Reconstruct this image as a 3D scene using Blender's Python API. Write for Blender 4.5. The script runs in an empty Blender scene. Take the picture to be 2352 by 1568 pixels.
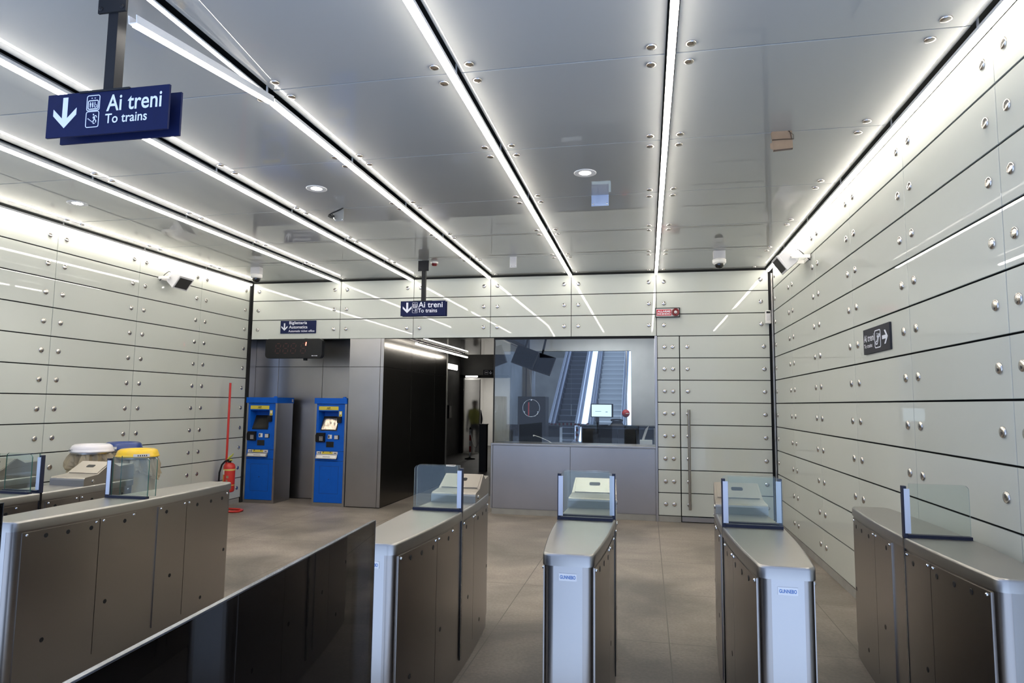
import bpy, math, random
from mathutils import Vector, Matrix
random.seed(7)
SC = bpy.context.scene
COL = SC.collection
PI = math.pi

# ------------------------------------------------------------------ materials
def _mat(name):
    m = bpy.data.materials.new(name); m.use_nodes = True
    nt = m.node_tree; nt.nodes.clear()
    out = nt.nodes.new('ShaderNodeOutputMaterial')
    return m, nt, out
def pbr(name, col, rough=.5, metal=0., coat=0., coat_r=.03, noise=0., scale=8., bump=0., bscale=60., stretch=None, spec=.5, rnoise=0.):
    m, nt, out = _mat(name)
    b = nt.nodes.new('ShaderNodeBsdfPrincipled')
    b.inputs['Base Color'].default_value = (*col, 1)
    b.inputs['Roughness'].default_value = rough
    b.inputs['Metallic'].default_value = metal
    b.inputs['Specular IOR Level'].default_value = spec
    b.inputs['Coat Weight'].default_value = coat
    b.inputs['Coat Roughness'].default_value = coat_r
    nt.links.new(b.outputs[0], out.inputs[0])
    if noise or bump or rnoise:
        tc = nt.nodes.new('ShaderNodeTexCoord')
        mp = nt.nodes.new('ShaderNodeMapping')
        if stretch: mp.inputs['Scale'].default_value = stretch
        nt.links.new(tc.outputs['Object'], mp.inputs[0])
    if noise or rnoise:
        n = nt.nodes.new('ShaderNodeTexNoise'); n.inputs['Scale'].default_value = scale; n.inputs['Detail'].default_value = 6
        nt.links.new(mp.outputs[0], n.inputs['Vector'])
    if noise:
        r = nt.nodes.new('ShaderNodeValToRGB')
        r.color_ramp.elements[0].position = .3; r.color_ramp.elements[1].position = .7
        r.color_ramp.elements[0].color = (*[c*(1-noise) for c in col], 1)
        r.color_ramp.elements[1].color = (*[min(1, c*(1+noise)) for c in col], 1)
        nt.links.new(n.outputs['Fac'], r.inputs[0]); nt.links.new(r.outputs[0], b.inputs['Base Color'])
    if rnoise:
        mr = nt.nodes.new('ShaderNodeMapRange')
        mr.inputs['To Min'].default_value = max(0, rough-rnoise); mr.inputs['To Max'].default_value = rough+rnoise
        nt.links.new(n.outputs['Fac'], mr.inputs['Value']); nt.links.new(mr.outputs[0], b.inputs['Roughness'])
    if bump:
        n2 = nt.nodes.new('ShaderNodeTexNoise'); n2.inputs['Scale'].default_value = bscale; n2.inputs['Detail'].default_value = 4
        nt.links.new(mp.outputs[0], n2.inputs['Vector'])
        bp = nt.nodes.new('ShaderNodeBump'); bp.inputs['Strength'].default_value = bump; bp.inputs['Distance'].default_value = .01
        nt.links.new(n2.outputs['Fac'], bp.inputs['Height']); nt.links.new(bp.outputs[0], b.inputs['Normal'])
    return m
def emit(name, col, strength):
    m, nt, out = _mat(name)
    e = nt.nodes.new('ShaderNodeEmission')
    e.inputs[0].default_value = (*col, 1); e.inputs[1].default_value = strength
    nt.links.new(e.outputs[0], out.inputs[0]); return m
def glass(name, tint, refl=.04, rough=0.):
    # thin sheet: mirror reflection by angle, the rest passes straight through with a tint
    m, nt, out = _mat(name)
    g = nt.nodes.new('ShaderNodeNewGeometry')
    d = nt.nodes.new('ShaderNodeVectorMath'); d.operation = 'DOT_PRODUCT'
    nt.links.new(g.outputs['Normal'], d.inputs[0]); nt.links.new(g.outputs['Incoming'], d.inputs[1])
    a = nt.nodes.new('ShaderNodeMath'); a.operation = 'ABSOLUTE'; nt.links.new(d.outputs['Value'], a.inputs[0])
    s = nt.nodes.new('ShaderNodeMath'); s.operation = 'SUBTRACT'; s.inputs[0].default_value = 1; nt.links.new(a.outputs[0], s.inputs[1])
    p = nt.nodes.new('ShaderNodeMath'); p.operation = 'POWER'; p.inputs[1].default_value = 5; nt.links.new(s.outputs[0], p.inputs[0])
    k = nt.nodes.new('ShaderNodeMath'); k.operation = 'MULTIPLY_ADD'; k.inputs[1].default_value = 1-refl; k.inputs[2].default_value = refl
    nt.links.new(p.outputs[0], k.inputs[0])
    t = nt.nodes.new('ShaderNodeBsdfTransparent'); t.inputs[0].default_value = (*tint, 1)
    gl = nt.nodes.new('ShaderNodeBsdfGlossy'); gl.inputs['Roughness'].default_value = rough
    mx = nt.nodes.new('ShaderNodeMixShader')
    nt.links.new(k.outputs[0], mx.inputs[0]); nt.links.new(t.outputs[0], mx.inputs[1]); nt.links.new(gl.outputs[0], mx.inputs[2])
    nt.links.new(mx.outputs[0], out.inputs[0]); return m
def frosted(name, col):
    m, nt, out = _mat(name)
    r = nt.nodes.new('ShaderNodeBsdfRefraction'); r.inputs['Color'].default_value = (*col, 1); r.inputs['Roughness'].default_value = .42; r.inputs['IOR'].default_value = 1.25
    dd = nt.nodes.new('ShaderNodeBsdfDiffuse'); dd.inputs[0].default_value = (.5, .5, .5, 1)
    mx = nt.nodes.new('ShaderNodeMixShader'); mx.inputs[0].default_value = .3
    nt.links.new(r.outputs[0], mx.inputs[1]); nt.links.new(dd.outputs[0], mx.inputs[2]); nt.links.new(mx.outputs[0], out.inputs[0]); return m

M_PANEL = pbr('back_painted_glass', (.565, .582, .53), .55, coat=.75, coat_r=.015, noise=.02, scale=1.2)
M_CEIL = pbr('ceiling_glass', (.375, .38, .37), .5, coat=1., coat_r=.012, noise=.02, scale=.8)
M_BACK = pbr('dark_cavity', (.012, .012, .012), .9)
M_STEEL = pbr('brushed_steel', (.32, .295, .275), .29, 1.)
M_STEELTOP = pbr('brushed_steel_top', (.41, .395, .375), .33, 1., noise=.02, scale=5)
M_STEELW = pbr('steel_cladding', (.42, .40, .385), .30, 1., noise=.03, scale=3, bump=.015, bscale=2.5, rnoise=.04)
M_STEELD = pbr('polished_dark_steel', (.13, .12, .108), .24, 1., noise=.04, scale=2, bump=.05, bscale=1.6)
M_FRONT = pbr('gate_steel_lightened', (.41, .395, .385), .31, 1.)  # gate steel lightened; daylight brightness of the fronts is in the colour
M_READER = pbr('matt_steel', (.36, .33, .295), .42, 1.)
M_STUD = pbr('turned_steel', (.62, .58, .54), .22, 1., bump=.1, bscale=45)
M_BOLT = pbr('bright_steel', (.8, .8, .8), .12, 1.)
M_ALU = pbr('white_aluminium', (.78, .76, .74), .45)
M_LED = emit('led_diffuser', (1., .95, .855), 20.)
M_LEDW = emit('wall_wash_diffuser', (1., .94, .83), 25.)
M_BLAMP = emit('booth_lamp', (1., .97, .93), 24.)
M_LED2 = emit('led_tape', (1., .97, .92), 7.)
M_SPOT = emit('spot_lamp', (1., .97, .85), 22.)
M_LAMP = emit('batten_lamp', (1., .96, .9), 5.)
M_NAVY = pbr('navy_sign', (.006, .011, .055), .6, noise=.08, scale=20, spec=.18)
M_CHAR = pbr('charcoal_sign', (.024, .025, .034), .55, spec=.2)
M_WHITE = pbr('white_vinyl', (.80, .82, .90), .5)
M_POST = pbr('dark_bronze_paint', (.016, .016, .018), .6, spec=.25)
M_GREY = pbr('grey_plastic', (.60, .59, .60), .5)
M_WPL = pbr('white_plastic', (.78, .76, .73), .4)
M_GRILLE = pbr('dark_grille', (.02, .019, .019), .7, bump=.3, bscale=400)
M_BLACK = pbr('black_plastic', (.008, .008, .009), .42, spec=.3)
M_BLKSAT = pbr('black_gloss', (.006, .006, .007), .12, coat=.5)
M_BLUE = pbr('blue_paint', (.002, .095, .50), .5, noise=.05, scale=12, spec=.25)
M_YEL = pbr('yellow_sticker', (.70, .56, .06), .5)
M_RED = pbr('red_paint', (.52, .030, .022), .35)
M_DRED = pbr('dark_red', (.16, .004, .006), .3)
M_ALARM = pbr('alarm_red', (.55, .022, .04), .45)
M_BRONZE = pbr('handle_steel', (.36, .33, .29), .3, 1.)
M_LIDW = pbr('white_lid', (.80, .76, .78), .3, coat=.3)
M_LIDB = pbr('blue_lid', (.012, .045, .22), .3, coat=.3)
M_LIDY = pbr('yellow_lid', (.86, .55, .02), .3, coat=.3)
M_CARD = pbr('cardboard', (.27, .19, .13), .8, noise=.06, scale=15)
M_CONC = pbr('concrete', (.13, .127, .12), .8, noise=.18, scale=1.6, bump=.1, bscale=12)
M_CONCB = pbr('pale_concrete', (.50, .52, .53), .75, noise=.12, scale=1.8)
M_WALLW = pbr('white_plaster', (.66, .65, .63), .7, noise=.04, scale=2)
M_PLINTH = pbr('stone_plinth', (.30, .285, .26), .6, noise=.1, scale=5)
M_FRAME = pbr('navy_frame', (.006, .009, .03), .5)
M_STRIP = pbr('reflective_strip', (.72, .76, .86), .4)
M_GLASS = glass('clear_glass', (.92, .955, .945), .02)
M_GLASSB = glass('booth_glass', (.95, .97, .97), .028)
M_TINT = glass('dark_tinted_glass', (.16, .165, .18), .025)
M_BEDGE = pbr('dark_glass_edge', (.07, .072, .078), .22, .6, noise=.7, scale=7)
M_GEDGE = pbr('glass_edge', (.03, .13, .11), .15, coat=.6)
M_GEDGEC = pbr('clear_glass_edge', (.45, .52, .52), .15, coat=.6)
M_FROST = frosted('frosted_door', (.8, .8, .8))
M_SCREEN = emit('monitor_screen', (.62, .82, 1.), .85)
M_DIGIT = emit('lit_segment', (1., .10, .06), 9.)
M_DIGITOFF = pbr('dim_segment', (.045, .006, .006), .5)
M_STEP = pbr('escalator_step', (.10, .11, .13), .4, .5, bump=.3, bscale=200, stretch=(1, .02, .02))
M_STEPP = pbr('escalator_step_painted_lit', (.42, .43, .44), .45, .2)  # same step lightened: daylight and glass reflection put into the colour
M_RISER = pbr('escalator_riser', (.03, .033, .04), .5, .3)
M_RISERP = pbr('escalator_riser_painted_lit', (.26, .27, .28), .5, .2)  # riser with the same daylight put into its colour
M_DECK = pbr('white_decking', (.75, .80, .88), .25, coat=.3)
M_SKIRT = pbr('escalator_skirt', (.30, .32, .40), .3, .6)
M_RUBBER = pbr('handrail_rubber', (.02, .025, .04), .4)
M_SKIN = pbr('skin', (.45, .28, .20), .6)
M_CLOTH = pbr('work_clothes', (.05, .055, .075), .9)
M_HIVIS = pbr('hi_vis', (.75, .80, .03), .7)
M_HAIR = pbr('dark_hair', (.02, .015, .012), .8)
def bag_mat():
    m, nt, out = _mat('bag_film')
    t = nt.nodes.new('ShaderNodeBsdfTransparent'); t.inputs[0].default_value = (.92, .86, .74, 1)
    d = nt.nodes.new('ShaderNodeBsdfPrincipled'); d.inputs['Base Color'].default_value = (.44, .37, .26, 1); d.inputs['Roughness'].default_value = .35
    mx = nt.nodes.new('ShaderNodeMixShader'); mx.inputs[0].default_value = .6
    nt.links.new(t.outputs[0], mx.inputs[1]); nt.links.new(d.outputs[0], mx.inputs[2]); nt.links.new(mx.outputs[0], out.inputs[0]); return m
M_BAG = bag_mat()
def floor_mat():
    m, nt, out = _mat('stone_floor')
    N = nt.nodes.new; L = nt.links.new
    b = N('ShaderNodeBsdfPrincipled'); L(b.outputs[0], out.inputs[0])
    tc = N('ShaderNodeTexCoord')
    n1 = N('ShaderNodeTexNoise'); n1.inputs['Scale'].default_value = .9; n1.inputs['Detail'].default_value = 7; n1.inputs['Distortion'].default_value = .8
    n2 = N('ShaderNodeTexNoise'); n2.inputs['Scale'].default_value = 45; n2.inputs['Detail'].default_value = 5
    mp = N('ShaderNodeMapping'); mp.inputs['Scale'].default_value = (.8, 1.5, 1)
    n3 = N('ShaderNodeTexNoise'); n3.inputs['Scale'].default_value = 1.5; n3.inputs['Detail'].default_value = 8; n3.inputs['Roughness'].default_value = .65
    L(tc.outputs['Object'], n1.inputs['Vector']); L(tc.outputs['Object'], n2.inputs['Vector'])
    L(tc.outputs['Object'], mp.inputs[0]); L(mp.outputs[0], n3.inputs['Vector'])
    r = N('ShaderNodeValToRGB'); e = r.color_ramp.elements
    e[0].position = .30; e[0].color = (.18, .155, .13, 1); e[1].position = .70; e[1].color = (.38, .32, .27, 1)
    L(n1.outputs['Fac'], r.inputs[0])
    r3 = N('ShaderNodeValToRGB'); e = r3.color_ramp.elements
    e[0].position = .30; e[0].color = (.70, .68, .66, 1); e[1].position = .55; e[1].color = (1, 1, 1, 1)
    L(n3.outputs['Fac'], r3.inputs[0])
    mu = N('ShaderNodeMixRGB'); mu.blend_type = 'MULTIPLY'; mu.inputs[0].default_value = 1
    L(r.outputs[0], mu.inputs[1]); L(r3.outputs[0], mu.inputs[2])
    r2 = N('ShaderNodeValToRGB'); e = r2.color_ramp.elements
    e[0].position = .3; e[0].color = (.82, .82, .82, 1); e[1].position = .7; e[1].color = (1.12, 1.12, 1.12, 1)
    L(n2.outputs['Fac'], r2.inputs[0])
    mu2 = N('ShaderNodeMixRGB'); mu2.blend_type = 'MULTIPLY'; mu2.inputs[0].default_value = 1
    L(mu.outputs[0], mu2.inputs[1]); L(r2.outputs[0], mu2.inputs[2])
    # slab joints on the 1.286 x 1.27 m grid
    sx = N('ShaderNodeSeparateXYZ'); L(tc.outputs['Object'], sx.inputs[0])
    def joint(sock, off, per):
        a = N('ShaderNodeMath'); a.operation = 'SUBTRACT'; L(sock, a.inputs[0]); a.inputs[1].default_value = off
        w = N('ShaderNodeMath'); w.operation = 'PINGPONG'; L(a.outputs[0], w.inputs[0]); w.inputs[1].default_value = per/2
        c = N('ShaderNodeMath'); c.operation = 'LESS_THAN'; L(w.outputs[0], c.inputs[0]); c.inputs[1].default_value = .0035
        return c.outputs[0]
    mxx = N('ShaderNodeMath'); mxx.operation = 'MAXIMUM'
    L(joint(sx.outputs[0], -1.143, 1.286), mxx.inputs[0]); L(joint(sx.outputs[1], 5.02, 1.27), mxx.inputs[1])
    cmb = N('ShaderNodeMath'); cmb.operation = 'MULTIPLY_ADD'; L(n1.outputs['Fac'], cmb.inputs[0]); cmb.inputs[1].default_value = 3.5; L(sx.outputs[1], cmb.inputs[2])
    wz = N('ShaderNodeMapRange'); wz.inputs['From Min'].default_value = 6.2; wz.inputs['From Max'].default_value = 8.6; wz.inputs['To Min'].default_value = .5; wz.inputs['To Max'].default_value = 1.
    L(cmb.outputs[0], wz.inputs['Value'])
    mw_ = N('ShaderNodeMixRGB'); mw_.blend_type = 'MULTIPLY'; mw_.inputs[0].default_value = 1; L(mu2.outputs[0], mw_.inputs[1]); L(wz.outputs[0], mw_.inputs[2])  # dimmer lanes and stain patches, both put into the floor colour
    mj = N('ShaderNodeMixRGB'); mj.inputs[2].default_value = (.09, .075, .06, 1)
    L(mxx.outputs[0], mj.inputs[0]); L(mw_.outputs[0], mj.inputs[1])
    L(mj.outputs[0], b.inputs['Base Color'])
    mr = N('ShaderNodeMapRange'); mr.inputs['To Min'].default_value = .38; mr.inputs['To Max'].default_value = .62
    L(n3.outputs['Fac'], mr.inputs['Value']); L(mr.outputs[0], b.inputs['Roughness'])
    bp = N('ShaderNodeBump'); bp.inputs['Strength'].default_value = .12; bp.inputs['Distance'].default_value = .004
    L(n2.outputs['Fac'], bp.inputs['Height']); L(bp.outputs[0], b.inputs['Normal'])
    return m
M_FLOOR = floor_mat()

# ------------------------------------------------------------------ mesh builder
class MB:
    def __init__(s): s.v = []; s.f = []; s.sm = []; s.mi = []
    def add(s, vs, fs, smooth=False, mi=0):
        o = len(s.v); s.v += [tuple(p) for p in vs]
        for f in fs: s.f.append([i+o for i in f]); s.sm.append(smooth); s.mi.append(mi)
    def box(s, x0, x1, y0, y1, z0, z1, mi=0):
        s.add([(x0,y0,z0),(x1,y0,z0),(x1,y1,z0),(x0,y1,z0),(x0,y0,z1),(x1,y0,z1),(x1,y1,z1),(x0,y1,z1)],
              [(0,3,2,1),(4,5,6,7),(0,1,5,4),(1,2,6,5),(2,3,7,6),(3,0,4,7)], mi=mi)
    def prism(s, pts, z0, z1, mi=0, smooth_sides=False):           # CCW outline in xy
        n = len(pts); vs = [(x,y,z0) for x,y in pts]+[(x,y,z1) for x,y in pts]
        s.add(vs, [tuple(range(n-1,-1,-1)), tuple(range(n,2*n))], mi=mi)
        s.add(vs, [(i,(i+1)%n,n+(i+1)%n,n+i) for i in range(n)], smooth_sides, mi)
    def loft(s, rings, closed=True, cap=True, smooth=True, mi=0):
        n = len(rings[0]); vs = [p for r in rings for p in r]; fs = []
        for k in range(len(rings)-1):
            for i in range(n if closed else n-1):
                j = (i+1)%n; fs.append((k*n+i, k*n+j, (k+1)*n+j, (k+1)*n+i))
        s.add(vs, fs, smooth, mi)
        if cap and closed:
            s.add(rings[0], [tuple(range(n-1,-1,-1))], mi=mi); s.add(rings[-1], [tuple(range(n))], mi=mi)
    def lathe(s, prof, o=(0,0,0), n=24, axis=(0,0,1), smooth=True, mi=0, cap=True):
        a = Vector(axis).normalized(); q = a.to_track_quat('Z','Y'); o = Vector(o); rings = []
        for r, z in prof:
            rings.append([o + q @ Vector((r*math.cos(2*PI*i/n), r*math.sin(2*PI*i/n), z)) for i in range(n)])
        s.loft(rings, True, cap, smooth, mi)
    def cyl(s, p0, p1, r, n=16, mi=0, r1=None, smooth=True):
        p0 = Vector(p0); p1 = Vector(p1); d = p1-p0
        s.lathe([(r,0),(r if r1 is None else r1, d.length)], p0, n, d, smooth, mi)
    def tube(s, path, r, n=10, mi=0):
        P = [Vector(p) for p in path]; rings = []; ref = None
        for i, p in enumerate(P):
            t = (P[min(i+1,len(P)-1)]-P[max(i-1,0)]).normalized()
            if ref is None:
                ref = t.orthogonal().normalized()
            ref = (ref - t*ref.dot(t)).normalized(); b = t.cross(ref)
            rr = r[i] if isinstance(r,(list,tuple)) else r
            rings.append([p+(ref*math.cos(2*PI*k/n)+b*math.sin(2*PI*k/n))*rr for k in range(n)])
        s.loft(rings, True, True, True, mi)
    def poly(s, pts, o, u, v, t=.0015, mi=0):                       # flat polygon in the plane (o,u,v), thickness t along u x v
        o = Vector(o); u = Vector(u); v = Vector(v); nn = u.cross(v).normalized()*t
        P = [o+u*a+v*b for a,b in pts]; n = len(P)
        area = sum(pts[i][0]*pts[(i+1)%n][1]-pts[(i+1)%n][0]*pts[i][1] for i in range(n))
        if area < 0: P.reverse()
        s.add(P+[p+nn for p in P], [tuple(range(n-1,-1,-1)), tuple(range(n,2*n))]+[(i,(i+1)%n,n+(i+1)%n,n+i) for i in range(n)], mi=mi)
    def stroke(s, pts, w, o, u, v, t=.0015, closed=False, mi=0):     # mitred ribbon along a polyline
        P = []
        for p in pts:
            p = Vector((p[0], p[1]))
            if not P or (p-P[-1]).length > 1e-6: P.append(p)
        if closed and (P[0]-P[-1]).length < 1e-6: P.pop()
        n = len(P); Lf = []; Rt = []
        for i in range(n):
            a = P[i-1] if (i or closed) else None; c = P[(i+1)%n] if (i < n-1 or closed) else None
            d0 = (P[i]-a).normalized() if a is not None else (c-P[i]).normalized()
            d1 = (c-P[i]).normalized() if c is not None else d0
            m = d0+d1
            m = m.normalized() if m.length > .2 else d1
            nn = Vector((-m.y, m.x)); k = w/2/max(.45, nn.dot(Vector((-d1.y, d1.x))))
            Lf.append(P[i]+nn*k); Rt.append(P[i]-nn*k)
        o = Vector(o); u = Vector(u); v = Vector(v); q = u.cross(v).normalized()*t
        vs = []
        for l, r in zip(Lf, Rt):
            A = o+u*l.x+v*l.y; B = o+u*r.x+v*r.y; vs += [A, B, A+q, B+q]
        fs = []
        for i in range(n if closed else n-1):
            j = (i+1)%n; a, b = 4*i, 4*j
            fs += [(a+2, a+3, b+3, b+2), (a, b, b+1, a+1), (a, a+2, b+2, b), (a+1, b+1, b+3, a+3)]
        if not closed: fs += [(0,1,3,2), (4*n-4, 4*n-2, 4*n-1, 4*n-3)]
        s.add(vs, fs, mi=mi)
    def obj(s, name, mat=None, parent=None, loc=None, bevel=0, seg=2, weld=False):
        me = bpy.data.meshes.new(name); me.from_pydata(s.v, [], s.f)
        for p, q, i in zip(me.polygons, s.sm, s.mi): p.use_smooth = q; p.material_index = i
        if mat is not None:
            for m in (mat if isinstance(mat,(list,tuple)) else [mat]): me.materials.append(m)
        me.update()
        o = bpy.data.objects.new(name, me); COL.objects.link(o)
        if parent: o.parent = parent
        if loc: o.location = loc
        if bevel:
            b = o.modifiers.new('bevel','BEVEL'); b.width = bevel; b.segments = seg; b.limit_method = 'ANGLE'; b.angle_limit = math.radians(40)
        return o
def rrect(w, h, r, cx=0, cy=0, n=5):
    pts = []
    for sx, sy, a0 in ((1,1,0),(-1,1,90),(-1,-1,180),(1,-1,270)):
        for k in range(n+1):
            a = math.radians(a0+90*k/n); pts.append((cx+sx*(w/2-r)+r*math.cos(a), cy+sy*(h/2-r)+r*math.sin(a)))
    return pts
def circ(r, cx=0, cy=0, n=16): return [(cx+r*math.cos(2*PI*i/n), cy+r*math.sin(2*PI*i/n)) for i in range(n)]
def empty(name, loc=(0,0,0), rz=0):
    o = bpy.data.objects.new(name, None); COL.objects.link(o); o.location = loc; o.rotation_euler = (0,0,rz); o.empty_display_size = .1
    return o
def tag(o, label, cat, group=None, kind=None):
    o['label'] = label; o['category'] = cat
    if group: o['group'] = group
    if kind: o['kind'] = kind
    return o
def struct(o): o['kind'] = 'structure'; return o
def kids(o): return [c for c in bpy.data.objects if c.parent == o]
def copy_tree(o, parent=None):
    c = o.copy(); COL.objects.link(c)
    if parent: c.parent = parent; c.matrix_parent_inverse = o.matrix_parent_inverse
    for ch in kids(o): copy_tree(ch, c)
    return c
_fc = {}
def text_mb(mb, string, x0, x1, y0, y1, o, u, v, t=.0015, bold=0., mi=0):
    """lettering fitted to the rectangle x0..x1, y0..y1 of the plane (o,u,v)"""
    cu = bpy.data.curves.new('lettering','FONT'); cu.body = string; cu.size = 1; cu.resolution_u = 4; cu.offset = bold; cu.space_word = 1.1
    ob = bpy.data.objects.new('lettering', cu); COL.objects.link(ob)
    dg = bpy.context.evaluated_depsgraph_get(); me = bpy.data.meshes.new_from_object(ob.evaluated_get(dg))
    vs = [p.co.copy() for p in me.vertices]; fs = [tuple(p.vertices) for p in me.polygons]
    bpy.data.objects.remove(ob); bpy.data.curves.remove(cu); bpy.data.meshes.remove(me)
    if not vs: return
    ax = min(p.x for p in vs); bx = max(p.x for p in vs); ay = min(p.y for p in vs); by = max(p.y for p in vs)
    o = Vector(o); u = Vector(u); v = Vector(v); n = u.cross(v).normalized()*t
    P = [o+u*(x0+(p.x-ax)/(bx-ax)*(x1-x0))+v*(y0+(p.y-ay)/(by-ay)*(y1-y0))+n for p in vs]
    mb.add(P, fs, mi=mi)

# ------------------------------------------------------------------ camera
H = 1.69
yaw, pitch, roll = (math.radians(a) for a in (11.582, 5.394, .661))
cy_, sy_ = math.cos(yaw), math.sin(yaw)
fw = Vector((-sy_, cy_, 0)); rt = Vector((cy_, sy_, 0)); up = Vector((0,0,1))
f2 = fw*math.cos(pitch)+up*math.sin(pitch); u2 = up*math.cos(pitch)-fw*math.sin(pitch)
r3 = rt*math.cos(roll)+u2*math.sin(roll); u3 = u2*math.cos(roll)-rt*math.sin(roll)
cam = bpy.data.cameras.new('camera'); cam.sensor_width = 36; cam.lens = 1514.5/2352*36; cam.clip_start = .05; cam.clip_end = 200
camo = bpy.data.objects.new('camera', cam); COL.objects.link(camo)
mw = Matrix.Identity(4)
for i in range(3): mw[i][0] = r3[i]; mw[i][1] = u3[i]; mw[i][2] = -f2[i]
mw[2][3] = H; camo.matrix_world = mw
SC.camera = camo

# ------------------------------------------------------------------ dimensions
CZ = 3.718; ROW = .33; YB = 10.1; XL = -6.668; XR = 1.798
YJ = [10.07, 8.83, 7.56, 6.29, 5.02, 3.75, 2.48]
XJ = [-6.60, -4.996, -3.712, -2.424, -1.14, .149, 1.705]

# stud: domed turned-steel button, axis +z
def stud_mesh():
    b = MB(); b.lathe([(.0305,0),(.0305,.006),(.027,.010),(.016,.0125),(.004,.0135)], n=18)
    o = b.obj('stud', M_STUD); me = o.data; bpy.data.objects.remove(o); return me
STUD = stud_mesh()
QX = {'l': Vector((1,0,0)), 'r': Vector((-1,0,0)), 'b': Vector((0,-1,0)), 'c': Vector((0,0,-1))}
def stud(parent, loc, side):
    o = bpy.data.objects.new('stud', STUD); COL.objects.link(o); o.parent = parent; o.location = loc
    o.rotation_mode = 'QUATERNION'; o.rotation_quaternion = QX[side].to_track_quat('Z','Y') if side != 'c' else Vector((0,0,-1)).to_track_quat('Z','Y')
    return o
def panel(parent, x0, x1, y0, y1, z0, z1, name='cladding_panel', mat=None, bev=.0015):
    b = MB(); b.box(x0,x1,y0,y1,z0,z1); return b.obj(name, mat or M_PANEL, parent, bevel=bev, seg=1)

# ------------------------------------------------------------------ floor, walls, ceiling
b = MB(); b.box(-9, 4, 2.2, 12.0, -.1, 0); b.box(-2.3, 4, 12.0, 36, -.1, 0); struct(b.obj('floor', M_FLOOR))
b = MB(); b.box(-9, -2.302, 12.002, 36, -.1, 0); struct(b.obj('floor_passage', pbr('dark_floor', (.075, .07, .065), .55, noise=.2, scale=1.5)))
b = MB(); b.box(-14, 9, -14, 2.196, -.1, 0); struct(b.obj('pavement', pbr('light_paving', (.47, .49, .53), .7, noise=.08, scale=3)))
sun = bpy.data.lights.new('sun', 'SUN'); sun.energy = 6.; sun.angle = .01; sun.color = (.60, .76, 1.)
so = bpy.data.objects.new('sun', sun); COL.objects.link(so); so.location = (0, -3, 12)
so.rotation_euler = Vector((.10, math.cos(math.radians(79)), -math.sin(math.radians(79)))).to_track_quat('-Z', 'Y').to_euler()
G = .006
def row_z(r): return CZ-(r+1)*ROW+G, CZ-r*ROW-G
def side_wall(nm, X, s):
    sgn = 1 if s == 'l' else -1
    b = MB(); b.box(min(X-sgn*.18, X-sgn*.04), max(X-sgn*.18, X-sgn*.04), 2.2, 10.09, 0, CZ+.3)
    w = struct(b.obj(nm, M_BACK))
    ys = YJ if s == 'l' else [9.96]+YJ[1:]
    for k in range(len(ys)-1):
        for r in range(11):
            z0, z1 = row_z(r)
            if r == 0: z1 -= .02
            p = panel(w, min(X, X-sgn*.014), max(X, X-sgn*.014), ys[k+1]+.003, ys[k]-.003, z0, z1)
            for yy in (ys[k]-.11, ys[k+1]+.11): stud(p, (X+sgn*.0005, yy, (CZ-(r+.5)*ROW)), s)
    b = MB(); b.box(min(X-sgn*.03, X-sgn*.005), max(X-sgn*.03, X-sgn*.005), 2.25, 10.05, 0, .082)
    struct(b.obj('baseboard_left' if s == 'l' else 'baseboard_right', M_PLINTH))
    return w
side_wall('wall_left', XL, 'l'); side_wall('wall_right', XR, 'r')

# back wall: glass fascia over the openings, narrow pier and the clad door on the right
b = MB()
b.box(XL-.1, .149, YB+.03, YB+.14, 2.735, CZ+.3)
b.box(.149, XR+.1, YB+.03, YB+.14, 0, CZ+.3)
wb = struct(b.obj('wall_back', M_BACK))
cx = [XL+.05, -4.996, -3.712, -2.424, -1.14, .149, 1.755]
for k in range(6):
    for r in range(3):
        z0, z1 = row_z(r)
        if r == 0: z1 -= .022
        p = panel(wb, cx[k]+.004, cx[k+1]-.004, YB, YB+.014, z0, z1)
        for xx in (cx[k]+.11, cx[k+1]-.11): stud(p, (xx, YB-.0005, CZ-(r+.5)*ROW), 'b')
for r in range(3, 11):
    z0, z1 = row_z(r)
    p = panel(wb, .158, .474, YB, YB+.014, z0, z1)
    for xx in (.262, .382): stud(p, (xx, YB-.0005, CZ-(r+.5)*ROW), 'b')
b = MB(); b.box(.152, .476, YB+.004, YB+.03, 0, .082); struct(b.obj('baseboard_back', M_PLINTH))
b = MB(); b.box(.49, 1.75, YB+.018, YB+.03, .012, 2.72)
dr = struct(b.obj('door_1', M_BACK))
b = MB(); b.box(.49, 1.75, YB+.004, YB+.018, .012, .080); b.obj('kick_plate', M_STEELW, dr)
for r in range(3, 11):
    z0, z1 = row_z(r)
    p = panel(dr, .488, 1.752, YB, YB+.014, z0, z1, 'door_panel')
    for xx in (.594, 1.672): stud(p, (xx, YB-.0005, CZ-(r+.5)*ROW), 'b')
b = MB(); b.cyl((.60, YB-.06, .19), (.60, YB-.06, 1.635), .019, 16)
for zz in (.245, 1.58): b.cyl((.60, YB-.06, zz), (.60, YB-.002, zz), .014, 12)
b.obj('door_handle', M_BRONZE, dr)
b = MB(); b.box(.121, .152, YB-.012, YB+.05, 0, 2.73); struct(b.obj('trim_1', M_STEELW))
b = MB(); b.box(1.772, 1.797, 9.985, 10.012, 0, 3.62); b.box(1.79, 1.80, 9.985, 10.03, 0, 3.62); struct(b.obj('trim_2', M_STEELW))
b = MB(); b.box(XL-.03, XL+.012, 10.075, YB+.06, 0, CZ); struct(b.obj('trim_3', M_BACK))

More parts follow.
